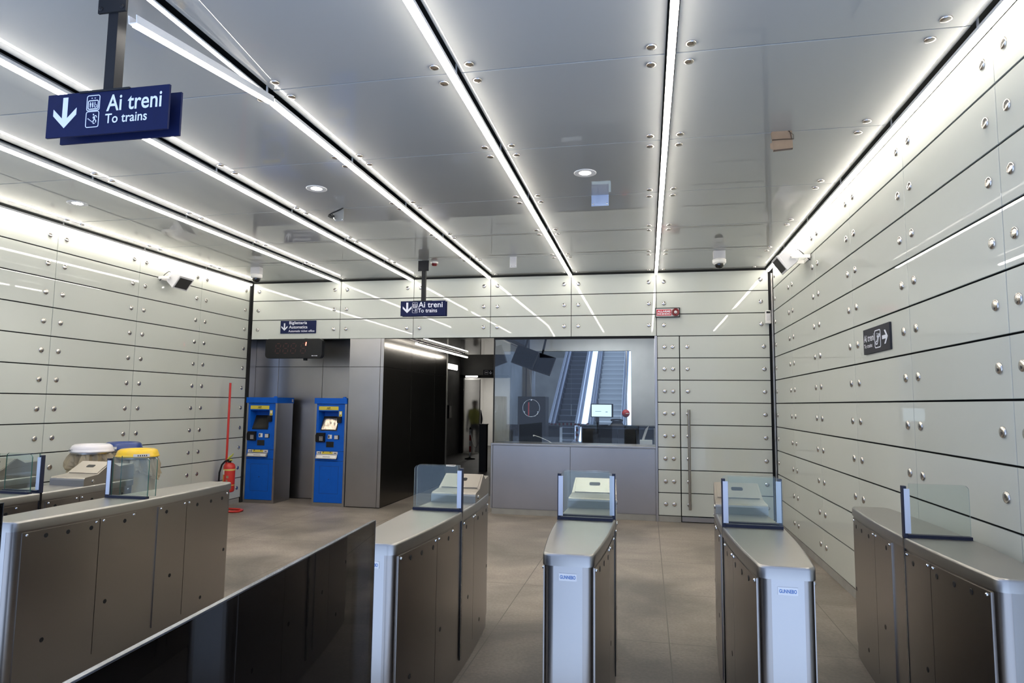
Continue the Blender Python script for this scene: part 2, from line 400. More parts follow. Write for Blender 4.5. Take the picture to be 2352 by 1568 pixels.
# ceiling
b = MB(); b.box(XL-.2, XR+.2, 2.2, 10.24, CZ+.06, CZ+.3)
ce = struct(b.obj('ceiling', M_BACK))
for i in range(6):
    x0 = XJ[i]+(.031 if i else 0); x1 = XJ[i+1]-(.031 if i < 5 else 0)
    for k in range(len(YJ)-1):
        y0 = YJ[k+1]+.0055; y1 = YJ[k]-.0055
        if k == 0: y1 = 10.075
        p = panel(ce, x0, x1, y0, y1, CZ, CZ+.014, 'ceiling_panel', M_CEIL)
        for xx in (x0+(.077 if i else .13), x1-(.077 if i < 5 else .16)):
            for yy in (YJ[k]-.10, YJ[k+1]+.10): stud(p, (xx, yy, CZ-.0005), 'c')

# ------------------------------------------------------------------ linear LED lights
def led(x, label, y0=2.3, y1=10.02, grp='linear ceiling lights', zb=3.648, w=.019, mat=None):
    r = empty('linear_light', (x, 0, zb)); tag(r, label, 'light', grp)
    b = MB(); b.box(-w-.002, w+.002, y0, y1, .032, .042); b.box(-w-.003, -w+.001, y0, y1, .020, .034); b.box(w-.001, w+.003, y0, y1, .020, .034)
    b.obj('profile', M_ALU, r)
    top = (CZ+.066 if zb > 3 else 2.79)-zb
    for yy in ([y for y in YJ[1:]] if zb > 3 else (11.2, 12.6, 13.8)):
        if y0 < yy < y1:
            b = MB(); b.box(-.004, .004, yy-.006, yy+.006, .040, top); b.obj('hanger', M_ALU, r)
    b = MB(); b.box(-w, w, y0+.002, y1-.002, 0, .031); b.obj('diffuser', mat or M_LED, r, bevel=.006)
    return r
led(XL+.055, 'bright light strip in the corner along the top of the left wall', mat=M_LEDW)
led(-4.996, 'first bright ceiling light strip right of the left wall')
led(-3.712, 'bright ceiling light strip passing behind the big hanging sign')
led(-2.424, 'ceiling light strip with its front end hanging loose', y0=3.80)
led(-1.14, 'ceiling light strip ending over the left edge of the middle window pane')
led(.149, 'nearly vertical light strip ending above the red alarm panel', )
led(XR-.062, 'bright light strip in the corner along the top of the right wall', mat=M_LEDW)
# the bare tape of the fourth line and its cover, hanging loose
r = empty('led_tape', (-2.424, 0, 3.676)); tag(r, 'bare led tape left in the ceiling slot above the hanging profile', 'light')
b = MB(); b.box(-.015, .015, 2.3, 3.79, .004, .012); b.obj('backing', M_ALU, r)
b = MB(); b.box(-.011, .011, 2.31, 3.785, 0, .004); b.obj('tape', M_LED2, r)
for yy in (2.48, 3.74):
    b = MB(); b.box(-.004, .004, yy-.006, yy+.006, .011, CZ+.066-3.676); b.obj('hanger', M_ALU, r)
r = empty('light_profile', (-2.424, 3.79, 3.655)); tag(r, 'white channel light profile hanging loose from the ceiling', 'light')
d = Vector((0, 2.60-3.79, 3.500-3.655)); r.rotation_euler = (math.atan2(-d.z, -d.y), 0, 0)
ln = d.length
b = MB(); b.box(-.024, .024, -ln, 0, 0, .004); b.box(-.024, -.020, -ln, 0, .004, .040); b.box(.020, .024, -ln, 0, .004, .040); b.obj('channel', M_ALU, r)
b = MB(); b.box(-.021, .021, -ln+.02, 0, -.006, 0); b.obj('diffuser', M_LED, r)

def downlight(x, y, label):
    r = empty('downlight', (x, y, CZ)); tag(r, label, 'downlight', 'recessed ceiling downlights')
    b = MB(); b.lathe([(.098,0),(.098,-.004),(.090,-.006),(.066,-.004),(.05,-.001)], n=32, cap=False); b.obj('ring', M_ALU, r)
    b = MB(); b.lathe([(.052,-.0015),(.002,-.0016)], n=24); b.obj('lens', M_SPOT, r)
    l = bpy.data.lights.new('downlight_lamp','SPOT'); l.energy = 28; l.spot_size = math.radians(95); l.spot_blend = .7; l.color = (1,.96,.86); l.shadow_soft_size = .05
    o = bpy.data.objects.new('lamp', l); COL.objects.link(o); o.parent = r; o.location = (0,0,-.012)
downlight(-5.806, 5.668, 'small glowing downlight nearest the left wall')
downlight(-3.084, 5.644, 'round glowing downlight above the dangling black cable')
downlight(-.518, 5.645, 'round glowing downlight above the blue hanging plate')

# ------------------------------------------------------------------ things on the ceiling
def bracket(name, x, y, w, h, mat, label, cat='bracket'):
    r = empty(name, (x, y, CZ)); tag(r, label, cat)
    b = MB(); b.box(-w/2, w/2, -.004, .004, -h, .055); b.obj('plate', mat, r, bevel=.0015)
    for sx in (-1,1):
        b = MB(); b.lathe([(.008,0),(.008,.003),(.004,.004)], (sx*(w/2-.018), -.004, -h+.02), 10, (0,-1,0)); b.obj('screw', M_BOLT, r)
    return r
M_GPLATE = pbr('dull_grey_plate', (.27, .265, .25), .5)
M_BPLATE = pbr('daylight_tinted_plate', (.36, .45, .66), .4)  # metal plate; bluish daylight reflection put into the colour
bracket('hanging_plate', -.432, 6.29, .168, .108, M_BPLATE, 'square metal plate tinted with bluish daylight, hanging from the ceiling joint')
bracket('hanging_plate', -1.80, 8.80, .095, .155, M_GREY, 'small bare grey plate hanging from ceiling right of the far hanging sign')
r = bracket('hanging_plate', -3.165, 6.29, .105, .14, M_GPLATE, 'grey ceiling plate behind the dangling black cable')
r = empty('dangling_cable', (-3.115, 6.27, CZ)); tag(r, 'black cable with a connector plug dangling from the ceiling', 'cable')
b = MB(); b.tube([(0,0,.03),(0,0,-.002),(-.012,-.02,-.02),(-.05,-.03,-.04),(-.10,-.03,-.058),(-.132,-.03,-.075),(-.135,-.03,-.088)], .0075, 8); b.obj('cord', M_BLACK, r)
b = MB(); b.cyl((-.140,-.03,-.083), (-.085,-.035,-.112), .014, 12); b.cyl((-.148,-.03,-.092), (-.108,-.033,-.112), .006, 8); b.cyl((-.103,-.03,-.078), (-.078,-.032,-.096), .006, 8); b.obj('plug', M_BLACK, r)
b = MB(); b.cyl((-.092,-.034,-.108), (-.066,-.037,-.122), .011, 12); b.obj('plug_tip', M_BOLT, r)
r = empty('hanging_cardboard', (.995, 5.02, CZ)); tag(r, 'piece of brown cardboard tied round a ceiling bracket', 'cardboard')
b = MB()
b.add([(-.074,-.016,.0),(.066,-.016,.0),(.070,-.02,-.134),(-.066,-.022,-.142),(-.074,.018,0),(.066,.018,0),(.074,.016,-.134),(-.062,.016,-.142)],
      [(0,3,2,1),(4,5,6,7),(1,2,6,5),(3,0,4,7),(0,1,5,4)])
b.add([(-.066,-.022,-.142),(-.086,-.012,-.128),(-.086,-.010,-.088),(-.068,-.019,-.080)], [(0,1,2,3)])
b.obj('sheet', M_CARD, r)
b = MB(); b.box(-.06, .06, -.003, .003, -.12, .055); b.obj('bracket_plate', M_GREY, r)
b = MB(); b.tube([(-.074,-.024,-.066),(0,-.027,-.066),(.076,-.024,-.068)], .0028, 6); b.tube([(.05,-.018,-.002),(.062,-.025,-.066)], .002, 6); b.tube([(.04,-.018,-.002),(.074,-.024,-.036),(.076,-.022,-.066)], .002, 6)
b.obj('string', pbr('string', (.07,.045,.03), .9), r)
r = empty('smoke_detector', (-3.0, 8.98, CZ)); tag(r, 'small smoke detector with dark red dome on the ceiling beside the far hanging sign', 'detector')
b = MB(); b.lathe([(.055,0),(.055,-.012),(.048,-.022)], n=24); b.obj('base', M_WPL, r)
b = MB(); b.lathe([(.046,-.022),(.044,-.04),(.034,-.055),(.018,-.058)], n=24); b.obj('dome', M_DRED, r)

def dome_camera(x, y, label):
    r = empty('dome_camera', (x, y, CZ)); tag(r, label, 'camera', 'dome security cameras')
    b = MB(); b.box(-.075, .075, -.05, .05, -.105, .03); b.obj('mounting_box', M_GREY, r, bevel=.003)
    b = MB(); b.lathe([(.080,-.106),(.087,-.112),(.087,-.150),(.080,-.164),(.066,-.168)], n=32); b.obj('housing', M_WPL, r)
    b = MB(); b.lathe([(.062,-.167),(.060,-.190),(.048,-.214),(.026,-.229),(.004,-.233)], n=28); b.obj('bubble', M_BLKSAT, r)
    return r
dome_camera(.945, 8.9, 'white dome camera hanging from the ceiling above the panelled door')
dome_camera(-5.83, 8.95, 'white dome camera hanging from the ceiling in the left back corner')

# ------------------------------------------------------------------ loudspeakers
def loudspeaker(loc, s, label):
    # s=+1 faces +x (on the left wall), -1 faces -x
    r = empty('loudspeaker', loc); tag(r, label, 'loudspeaker', 'grey loudspeakers high on the side walls')
    a = math.radians(36); nx = Vector((s*math.cos(a), 0, -math.sin(a))); vv = Vector((s*math.sin(a), 0, math.cos(a))); yy = Vector((0,1,0))
    def P(d, y, h): return nx*d+yy*y+vv*h
    rings = []
    for d, wy, wh in ((.0,.145,.100),(-.018,.145,.100),(-.030,.140,.096),(-.15,.125,.085),(-.21,.085,.055)):
        rings.append([P(d,-wy,-wh),P(d,wy,-wh),P(d,wy,wh),P(d,-wy,wh)])
    b = MB(); b.loft(rings, True, True, False); b.obj('housing', M_GREY, r, bevel=.006)
    b = MB(); rings = [[P(d,-.122,-.078),P(d,.122,-.078),P(d,.122,.078),P(d,-.122,.078)] for d in (-.004,.004)]
    b.loft(rings, True, True, False); b.obj('grille', M_GRILLE, r)
    wallx = (XL+.004-loc[0]) if s > 0 else (XR-.004-loc[0])
    c = P(-.12,0,0)
    b = MB()
    for sy in (-1,1):
        y = sy*.150
        b.box(min(c.x,wallx), max(c.x,wallx), min(y, y+sy*.006), max(y, y+sy*.006), c.z-.02, c.z+.02)
        b.lathe([(.012,0),(.012,.008),(.006,.012)], (c.x, y+sy*.006, c.z), 10, (0,sy,0))
    b.box(min(wallx, wallx-s*-.006), max(wallx, wallx-s*-.006), -.156, .156, c.z-.02, c.z+.02)
    b.obj('bracket', M_WPL, r)
    e = P(-.20, -.03, .04); b = MB(); b.tube([e, e+Vector((-s*.05,-.04,.02)), e+Vector((-s*.09,-.07,-.03)), Vector((wallx, e.y-.09, e.z-.12))], .005, 8); b.obj('cable', M_BLACK, r)
    return r
loudspeaker((-6.38, 8.05, 3.316), 1, 'grey loudspeaker angled down on the left wall')
loudspeaker((1.49, 7.86, 3.29), -1, 'grey loudspeaker angled down on the right wall')

# ------------------------------------------------------------------ signs
def arrow(mb, cx_, cyv, w, h, o, u, v, rot=0, th=.27):
    # arrow pointing down, bounding box w x h, centre cx_,cyv
    chev = [(-.5*w, .14*h), (-.5*w, -.08*h), (0, -.5*h), (.5*w, -.08*h), (.5*w, .14*h), (0, -.27*h)]
    ca, sa = math.cos(rot), math.sin(rot)
    f = lambda P: [(cx_+x*ca-y*sa, cyv+x*sa+y*ca) for x,y in P]
    a = th/2*w*.8; k = -.27*h+.82*h*a/w
    mb.poly(f([(-a,.5*h), (a,.5*h), (a,k), chev[4], chev[3], chev[2], chev[1], chev[0], (-a,k)]), o, u, v)
def icon_lift(mb, x0, y0, w, h, o, u, v):
    lw = w*.05; cx_, cy2 = x0+w/2, y0+h/2
    mb.stroke(rrect(w, h, w*.13, cx_, cy2), lw, o, u, v, closed=True)
    mb.stroke(rrect(w*.78, h*.56, w*.09, cx_, y0+h*.38), lw*1.2, o, u, v, closed=True)
    for dx in (-.12,.12):
        s_ = 1 if dx < 0 else -1; X = cx_+dx*w; Y = y0+h*.82
        mb.poly([(X-.05*w, Y-s_*.02*h), (X+.05*w, Y-s_*.02*h), (X, Y+s_*.05*h)], o, u, v)
    for dx in (-.22,-.04):
        X = cx_+dx*w
        mb.poly(circ(.035*w, X, y0+h*.54, 8), o, u, v); mb.poly([(X-.05*w,y0+h*.36),(X+.05*w,y0+h*.36),(X+.05*w,y0+h*.49),(X-.05*w,y0+h*.49)], o, u, v); mb.poly([(X-.035*w,y0+h*.2),(X+.035*w,y0+h*.2),(X+.04*w,y0+h*.36),(X-.04*w,y0+h*.36)], o, u, v)
    X = cx_+.18*w
    mb.stroke(circ(.09*w, X, y0+h*.28, 12), lw*.8, o, u, v, closed=True); mb.poly(circ(.03*w, X-.05*w, y0+h*.54, 8), o, u, v)
    mb.stroke([(X-.05*w,y0+h*.5),(X-.04*w,y0+h*.37),(X+.07*w,y0+h*.37),(X+.12*w,y0+h*.24)], lw, o, u, v)
def icon_stairs(mb, x0, y0, w, h, o, u, v):
    lw = w*.05
    mb.stroke(rrect(w, h, w*.13, x0+w/2, y0+h/2), lw, o, u, v, closed=True)
    for k in range(6):
        X = x0+w*(.13+.1*k); Y = y0+h*(.55-.065*k); mb.stroke([(X,Y),(X+.09*w,Y)], lw, o, u, v)
    f = lambda P: [(x0+a*w, y0+c*h) for a,c in P]
    mb.poly([(x0+.58*w+.05*w*math.cos(i), y0+.80*h+.05*w*math.sin(i)) for i in [k*PI/5 for k in range(10)]], o, u, v)
    mb.stroke(f([(.60,.72),(.68,.52)]), w*.12, o, u, v)
    mb.stroke(f([(.60,.70),(.78,.72),(.86,.60)]), lw, o, u, v); mb.stroke(f([(.60,.68),(.55,.56)]), lw, o, u, v)
    mb.stroke(f([(.68,.50),(.80,.40),(.78,.28)]), lw*1.2, o, u, v); mb.stroke(f([(.66,.50),(.58,.38),(.60,.22)]), lw*1.2, o, u, v)
def icon_escalator(mb, x0, y0, w, h, o, u, v):
    lw = w*.06; f = lambda P: [(x0+a*w, y0+c*h) for a,c in P]
    mb.stroke(rrect(w, h, w*.13, x0+w/2, y0+h/2), lw, o, u, v, closed=True)
    mb.stroke(f([(.22,.36),(.36,.36),(.66,.72),(.70,.76),(.82,.76),(.88,.70),(.84,.62),(.72,.62),(.46,.24),(.40,.20),(.20,.20),(.14,.28),(.22,.36)]), lw*1.2, o, u, v)
    mb.poly([(x0+.44*w+.055*w*math.cos(k*PI/5), y0+.80*h+.045*h*math.sin(k*PI/5)) for k in range(10)], o, u, v)
    mb.stroke(f([(.44,.72),(.44,.58)]), w*.10, o, u, v)

def hang_sign(x0, x1, z0, z1, y, xp, label, lay):
    r = empty('hanging_sign', ((x0+x1)/2, y, z0)); tag(r, label, 'sign', 'blue hanging signs to the trains')
    w = x1-x0; h = z1-z0
    b = MB(); b.box(-w/2, w/2, -.046, -.034, 0, h); b.obj('front_board', M_NAVY, r, bevel=.001)
    b = MB(); b.box(-w/2, w/2, .034, .046, 0, h); b.obj('rear_board', M_NAVY, r, bevel=.001)
    b = MB(); b.box(-w/2+.09, w/2-.09, -.034, .034, h*.15, h*.85); b.box(xp-.14-(x0+x1)/2, xp+.14-(x0+x1)/2, -.05, .05, h-.006, h+.004); b.obj('core', M_BLACK, r)
    xx = xp-(x0+x1)/2; top = CZ-z0-.004
    b = MB(); b.box(xx-.028, xx+.028, -.028, .028, h, top); b.obj('post', M_POST, r, bevel=.002)
    b = MB(); b.box(xx-.078, xx+.078, -.040, -.029, top-.155, top-.005)
    for sx in (-1,1):
        for zz in (.02,.13): b.lathe([(.011,0),(.011,.004),(.006,.006)], (xx+sx*.06, -.040, top-.02-zz+.015), 10, (0,-1,0))
    b.obj('flange', M_POST, r)
    b = MB(); b.tube([(xx,.0,top-.01),(xx+.02,.035,top-.008),(xx+.05,.045,top+.0),(xx+.056,.045,top+.03)], .006, 8); b.obj('cable', M_BLACK, r)
    o = Vector((-w/2, -.0462, h)); u = Vector((w,0,0)); v = Vector((0,0,-h))
    uu = Vector((1,0,0)); vz = Vector((0,0,1)); O = Vector((-w/2, -.046, 0))
    b = MB()
    def X(a): return a*w
    def Z(a): return (1-a)*h
    a0,a1,a2,a3 = lay['arrow']; arrow(b, X((a0+a1)/2), Z((a2+a3)/2), X(a1-a0), h*(a3-a2), O, uu, vz)
    b.obj('arrow', M_WHITE, r)
    b = MB(); i0,i1 = lay['icons']; t0,t1,t2,t3 = lay['iv']
    icon_lift(b, X(i0), Z(t1), X(i1-i0), h*(t1-t0), O, uu, vz); icon_stairs(b, X(i0), Z(t3), X(i1-i0), h*(t3-t2), O, uu, vz)
    b.obj('pictogram', M_WHITE, r)
    b = MB(); p = lay['t1']; text_mb(b, 'Ai treni', X(p[0]), X(p[1]), Z(p[3]), Z(p[2]), O, uu, vz, bold=.012)
    p = lay['t2']; text_mb(b, 'To trains', X(p[0]), X(p[1]), Z(p[3]), Z(p[2]), O, uu, vz, bold=.012)
    b.obj('lettering', M_WHITE, r)
hang_sign(-2.85, -2.175, 2.945, 3.16, 2.62, -2.53, 'large blue hanging sign to trains at top left',
          dict(arrow=(.055,.25,.09,.80), icons=(.335,.44), iv=(.10,.445,.47,.83), t1=(.50,.945,.12,.50), t2=(.495,.835,.555,.775)))
hang_sign(-3.435, -2.77, 2.915, 3.128, 8.86, -3.11, 'small blue hanging sign to trains in front of the back wall',
          dict(arrow=(.05,.25,.10,.80), icons=(.268,.38), iv=(.10,.43,.47,.80), t1=(.40,.94,.07,.45), t2=(.395,.82,.51,.78)))

def wall_sign(name, label, O, u, v, n, w, h, mat, fill, cat='sign'):
    # O: lower-left corner on the wall, u to the right, v up, n towards the room
    r = empty(name, O); tag(r, label, cat); u = Vector(u); v = Vector(v); n = Vector(n)
    b = MB(); b.poly([(0,0),(w,0),(w,h),(0,h)], n*.002, u, v, .014); b.obj('board', mat, r, bevel=.001)
    fill(r, n*.016, u, v); return r
def fill_big(r, o, u, v):
    w, h = .652, .215; b = MB(); arrow(b, .115*w, .51*h, .17*w, .58*h, o, u, v); b.obj('arrow', M_WHITE, r)
    b = MB(); text_mb(b, 'Biglietteria', .25*w, .75*w, .645*h, .95*h, o, u, v, bold=.012); text_mb(b, 'Automatica', .245*w, .765*w, .38*h, .62*h, o, u, v, bold=.012)
    text_mb(b, 'Automatic ticket office', .235*w, .965*w, .10*h, .27*h, o, u, v, bold=.012); b.obj('lettering', M_WHITE, r)
wall_sign('ticket_office_sign', 'small blue automatic ticket office sign on the fascia above the clock display', (-6.072, YB, 2.828), (1,0,0), (0,0,1), (0,-1,0), .652, .215, M_NAVY, fill_big)
def fill_r(r, o, u, v):
    w, h = .61, .205; b = MB(); arrow(b, .84*w, .5*h, .52*h, .20*w, o, u, v, PI/2, .34); b.obj('arrow', M_WHITE, r)
    b = MB(); icon_escalator(b, .465*w, .17*h, .21*w, .66*h, o, u, v); b.obj('pictogram', M_WHITE, r)
    b = MB(); text_mb(b, 'Ai treni', .035*w, .435*w, .485*h, .77*h, o, u, v, bold=.012); text_mb(b, 'To trains', .035*w, .36*w, .24*h, .40*h, o, u, v, bold=.012); b.obj('lettering', M_WHITE, r)
wall_sign('wall_sign', 'dark sign to trains with right arrow on the right wall', (XR, 5.98, 2.130), (0,-1,0), (0,0,1), (-1,0,0), .61, .205, M_CHAR, fill_r)

# red digital display
r = empty('led_display', (-5.75, YB-.03, 2.40)); tag(r, 'black led counter display with one red digit above the ticket machines', 'display')
b = MB(); pts = rrect(1.03, .325, .06, 0, .1625); b.poly(pts, (0,-.01,0), (1,0,0), (0,0,1), .09); b.obj('case', M_BLACK, r, bevel=.004)
b = MB(); b.cyl((.16,.02,-.03), (.16,.02,.02), .035, 12); b.cyl((.16,.02,.30), (.16,.02,.338), .03, 12); b.obj('mount', M_BLACK, r)
b = MB(); O = Vector((0,-.1005,0))
def seg7(mb, x, z, w, h, segs, mi=0):
    S = {'a':[(0,h),(w,h)],'b':[(w,h/2),(w,h)],'c':[(w,0),(w,h/2)],'d':[(0,0),(w,0)],'e':[(0,0),(0,h/2)],'f':[(0,h/2),(0,h)],'g':[(0,h/2),(w,h/2)]}
    for s_ in segs:
        (a,c),(d_,e) = S[s_]; k = .018; dx = k if d_ != a else 0; dz = k if e != c else 0
        mb.stroke([(x+a+dx+c*.08, z+c+dz),(x+d_-dx+e*.08, z+e-dz)], .013, O, (1,0,0), (0,0,1), .001, mi=mi)
for x in (-.33,-.19,-.05): seg7(b, x, .085, .085, .16, 'abcdefg')
seg7(b, .13, .085, .085, .16, 'acdefg'); b.obj('dark_digit', M_DIGITOFF, r)
b = MB(); seg7(b, .13, .10, .085, .185, 'b'); b.obj('lit_digit', M_DIGIT, r)['label'] = 'glowing red digit stroke'
b = MB()
for k, ww in enumerate((.02,.012,.012,.02,.014)): b.poly([(.335+k*.022,.036),(.335+k*.022+ww,.036),(.335+k*.022+ww,.046),(.335+k*.022,.046)], O, (1,0,0), (0,0,1), .001)
b.obj('maker_mark', M_WHITE, r)

# fire alarm
r = empty('fire_alarm', (.133, YB, 3.008)); tag(r, 'red and grey fire alarm panel with round siren on the back wall', 'alarm')
b = MB(); b.box(0, .36, -.045, -.002, 0, .142); b.obj('case', M_BLACK, r, bevel=.003)
b = MB(); b.box(.012, .345, -.052, -.044, .008, .128); b.obj('face', M_GREY, r, bevel=.002)
b = MB(); b.poly(rrect(.215,.092,.006,.125,.068), (0,-.052,0), (1,0,0), (0,0,1), .002); b.obj('red_plate', M_ALARM, r)
b = MB(); text_mb(b, 'ALLARME', .030, .222, .072, .100, (0,-.054,0), (1,0,0), (0,0,1), bold=.03); text_mb(b, 'INCENDIO', .030, .222, .034, .062, (0,-.054,0), (1,0,0), (0,0,1), bold=.03); b.obj('lettering', M_WHITE, r)
b = MB(); b.lathe([(.057,.05),(.057,.085),(.050,.094),(.034,.088),(.030,.082)], (.295,0,.068), 28, (0,-1,0)); b.obj('siren', M_DRED, r)
b = MB(); b.lathe([(.024,.083),(.022,.090),(.004,.094)], (.295,0,.068), 12, (0,-1,0)); b.obj('siren_lens', M_GREY, r)
# motion detector
r = empty('motion_detector', (1.735, YB, 2.89)); tag(r, 'white motion detector in the right back corner', 'detector')
b = MB(); b.box(-.040, .038, -.060, -.002, 0, .195); b.obj('case', M_WPL, r, bevel=.012, seg=3)
b = MB(); b.box(-.026, .026, -.063, -.059, .045, .135); b.obj('lens', M_GREY, r, bevel=.002)
b = MB(); b.box(-.026, .026, -.063, -.059, .150, .180); b.obj('grille', M_BLACK, r, bevel=.002)

# ------------------------------------------------------------------ steel recess, pier and corridor cladding
b = MB(); b.box(-6.95, -4.80, 10.78, 10.9, 0, 2.80)
wr = struct(b.obj('wall_recess', M_BACK))
def sheet(x0, x1, y0, y1, z0, z1, mat=M_STEELW, name='steel_panel', par=None): return panel(par or wr, x0, x1, y0, y1, z0, z1, name, mat, .002)
for z0, z1 in ((.01, 2.30), (2.306, 2.79)):
    xs = [-6.95, -6.48, -5.62, -4.80]
    for a, c in zip(xs, xs[1:]): sheet(a+.003, c-.003, 10.765, 10.78, z0, z1)
sheet(-4.815, -4.80, 10.13, 10.76, .01, 2.79); sheet(-6.95, -6.935, 10.13, 10.76, .01, 2.79)
b = MB(); b.box(-7.05, -6.95, 10.1, 10.9, 0, 3.7); struct(b.obj('wall_recess_side', M_BACK))
b = MB(); b.box(-6.95, -4.2, 10.13, 10.9, 2.80, 2.90); struct(b.obj('ceiling_recess', M_BACK))
b = MB(); b.box(-4.795, -4.215, 10.12, 13.54, 0, 2.79)
wp = struct(b.obj('wall_pier', M_BACK))
for z0, z1 in ((.012, 2.262), (2.268, 2.73)):
    sheet(-4.80, -4.262, YB, YB+.015, z0, z1, par=wp); sheet(-4.256, -4.203, YB, YB+.015, z0, z1, par=wp)
for z0, z1 in ((.012, 2.262), (2.268, 2.775)):
    ys = [YB+.002, 11.42, 12.76, 13.55]
    for a, c in zip(ys, ys[1:]): sheet(-4.212, -4.20, a+.003, c-.003, z0, z1, M_STEELD, par=wp)
# corridor
b = MB(); b.box(-4.2, -2.36, YB+.14, 14.15, 2.78, 2.84); cc = struct(b.obj('ceiling_corridor', M_BACK))
panel(cc, -4.2, -3.94, YB+.02, 14.12, 2.765, 2.78, 'ceiling_panel', M_CEIL); panel(cc, -3.86, -2.37, YB+.02, 14.12, 2.765, 2.78, 'ceiling_panel', M_CEIL)
b = MB(); b.box(-4.21, -2.36, 14.10, 14.16, 2.765, 3.9); struct(b.obj('wall_corridor_bulkhead', M_CONC))
b = MB(); b.box(-8, -4.7, 14.1, 22.3, 3.75, 3.9); b.box(-4.7, -2.30, 14.1, 22.3, 3.75, 3.9); struct(b.obj('ceiling_passage', M_CONC))
b = MB(); b.box(-6.5, -6.3, 13.66, 22, 0, 3.75); struct(b.obj('wall_passage_left', M_CONC))
b = MB(); b.box(-6.5, -4.2, 13.55, 13.65, 0, 3.75); struct(b.obj('wall_passage_front', M_CONC))
b = MB(); b.box(-6.5, -6.24, 22, 22.3, 0, 3.75); b.box(-6.24, -4.55, 22, 22.3, 2.58, 3.75); struct(b.obj('wall_passage_end', M_CONC))
b = MB(); b.add([(-2.36,13.05,0),(-2.26,13.05,0),(-4.50,22.3,0),(-4.60,22.3,0),(-2.36,13.05,4.6),(-2.26,13.05,4.6),(-4.50,22.3,4.6),(-4.60,22.3,4.6)],
                [(0,1,2,3),(7,6,5,4),(0,4,5,1),(1,5,6,2),(2,6,7,3),(3,7,4,0)]); struct(b.obj('wall_daylight_block', M_CONC))  # added wall, stops hall daylight spilling into the dim corridor
r = led(-3.90, 'bright light strip hanging in the corridor by the dark steel wall', 10.8, 14.08, 'corridor lights', 2.69, .022)
r = empty('wall_light', (-6.3, 20.85, 2.80)); tag(r, 'white rectangular light on the concrete passage wall', 'light')
b = MB(); b.box(0, .04, -.55, .55, -.02, .17); b.obj('housing', M_ALU, r, bevel=.004)
b = MB(); b.box(.04, .06, -.53, .53, -.005, .155); b.obj('diffuser', M_LAMP, r, bevel=.004)
r = empty('electrical_box', (-6.3, 20.45, 1.2)); tag(r, 'dark box on the concrete passage wall below the white light', 'box')
b = MB(); b.box(-.006, .12, -.16, .16, 0, .42); b.obj('case', M_POST, r, bevel=.006)
b = MB(); b.box(.12, .125, -.14, .14, .02, .40); b.obj('cover', M_BLACK, r)
# doorway at the end
b = MB(); b.box(-6.30, -6.18, 21.93, 22.0, 0, 2.66); b.box(-6.30, -4.62, 21.93, 22.0, 2.56, 2.66)
d2 = struct(b.obj('door_2', M_POST))
b = MB(); b.box(-6.17, -5.62, 22.04, 22.06, .02, 2.50); b.obj('door_leaf', M_FROST, d2)
b = MB(); b.box(-5.63, -5.60, 22.03, 22.07, 0, 2.52); b.obj('door_edge', M_STEELW, d2)
r = empty('door_light', (-5.87, 21.88, 2.575)); tag(r, 'lit fitting under the lintel of the end doorway', 'light')
b = MB(); b.box(-.22, .22, -.05, .056, .0, .06); b.obj('housing', M_ALU, r, bevel=.004)
b = MB(); b.box(-.21, .21, -.06, .045, .005, .05); b.obj('diffuser', M_LAMP, r, bevel=.004)
b = MB(); b.box(-6.6, -6.5, 22.3, 26.2, 0, 3.0); b.box(-6.6, -4.4, 26.1, 26.2, 0, 3.0); b.box(-4.62, -4.5, 22.3, 26.2, 0, 3.0); b.box(-6.6,-4.4,22.3,26.2,3.0,3.1); struct(b.obj('wall_side_room', M_WALLW))
l = bpy.data.lights.new('side_room_lamp', 'AREA'); l.energy = 26; l.size = .8; l.color = (1,.97,.92); o = bpy.data.objects.new('ceiling_lamp', l); COL.objects.link(o); o.location = (-5.5, 24.2, 2.95)
tag(o, 'ceiling lamp of the white side room', 'light')
def fill_c(r, o, u, v):
    b = MB(); arrow(b, .76*.34, .5*.17, .10, .12, o, u, v); b.obj('arrow', M_WHITE, r)
    b = MB(); b.stroke(rrect(.12,.12,.012,.11,.085), .008, o, u, v, closed=True); b.stroke([(.07,.085),(.15,.085)], .03, o, u, v); b.obj('pictogram', M_GREY, r)
wall_sign('corridor_sign', 'tiny dark sign with down arrow above the end doorway', (-5.50, 22.0, 2.66), (1,0,0), (0,0,1), (0,-1,0), .34, .18, M_CHAR, fill_c)
r = empty('corridor_post', (-4.02, 16.2, 0)); tag(r, 'dark square post left of the counter in the corridor', 'post')
b = MB(); b.box(-.09, .09, -.09, .09, 0, 1.16); b.obj('shaft', M_POST, r, bevel=.004)
b = MB(); b.box(-.10, .10, -.10, .10, 1.16, 1.18); b.obj('cap', M_BLACK, r)
r = empty('barrier_post', (-5.28, 19.6, 0)); tag(r, 'thin red and white barrier post in front of the end doorway', 'post')
b = MB(); b.lathe([(.16,0),(.16,.03),(.05,.05),(.03,.07)], n=20); b.obj('base', M_BLACK, r)
b = MB()
for k in range(5): b.cyl((0,0,.05+k*.17), (0,0,.05+(k+1)*.17), .028, 12, mi=k%2)
b.lathe([(.03,.90),(.034,.93),(.01,.96)], n=12, mi=2); b.obj('shaft', [M_WPL, M_RED, M_BLACK], r)
r = empty('barrier_chain', (-5.28, 19.6, .8)); tag(r, 'thin grey chain sagging from the barrier post', 'chain')
b = MB(); P = []
for k in range(15):
    t = k/14; P.append((t*1.17, -t*3.3, .10*t-.42*math.sin(PI*t)*(.8+.2*t)))
b.tube(P, .010, 6); b.obj('links', M_GREY, r)

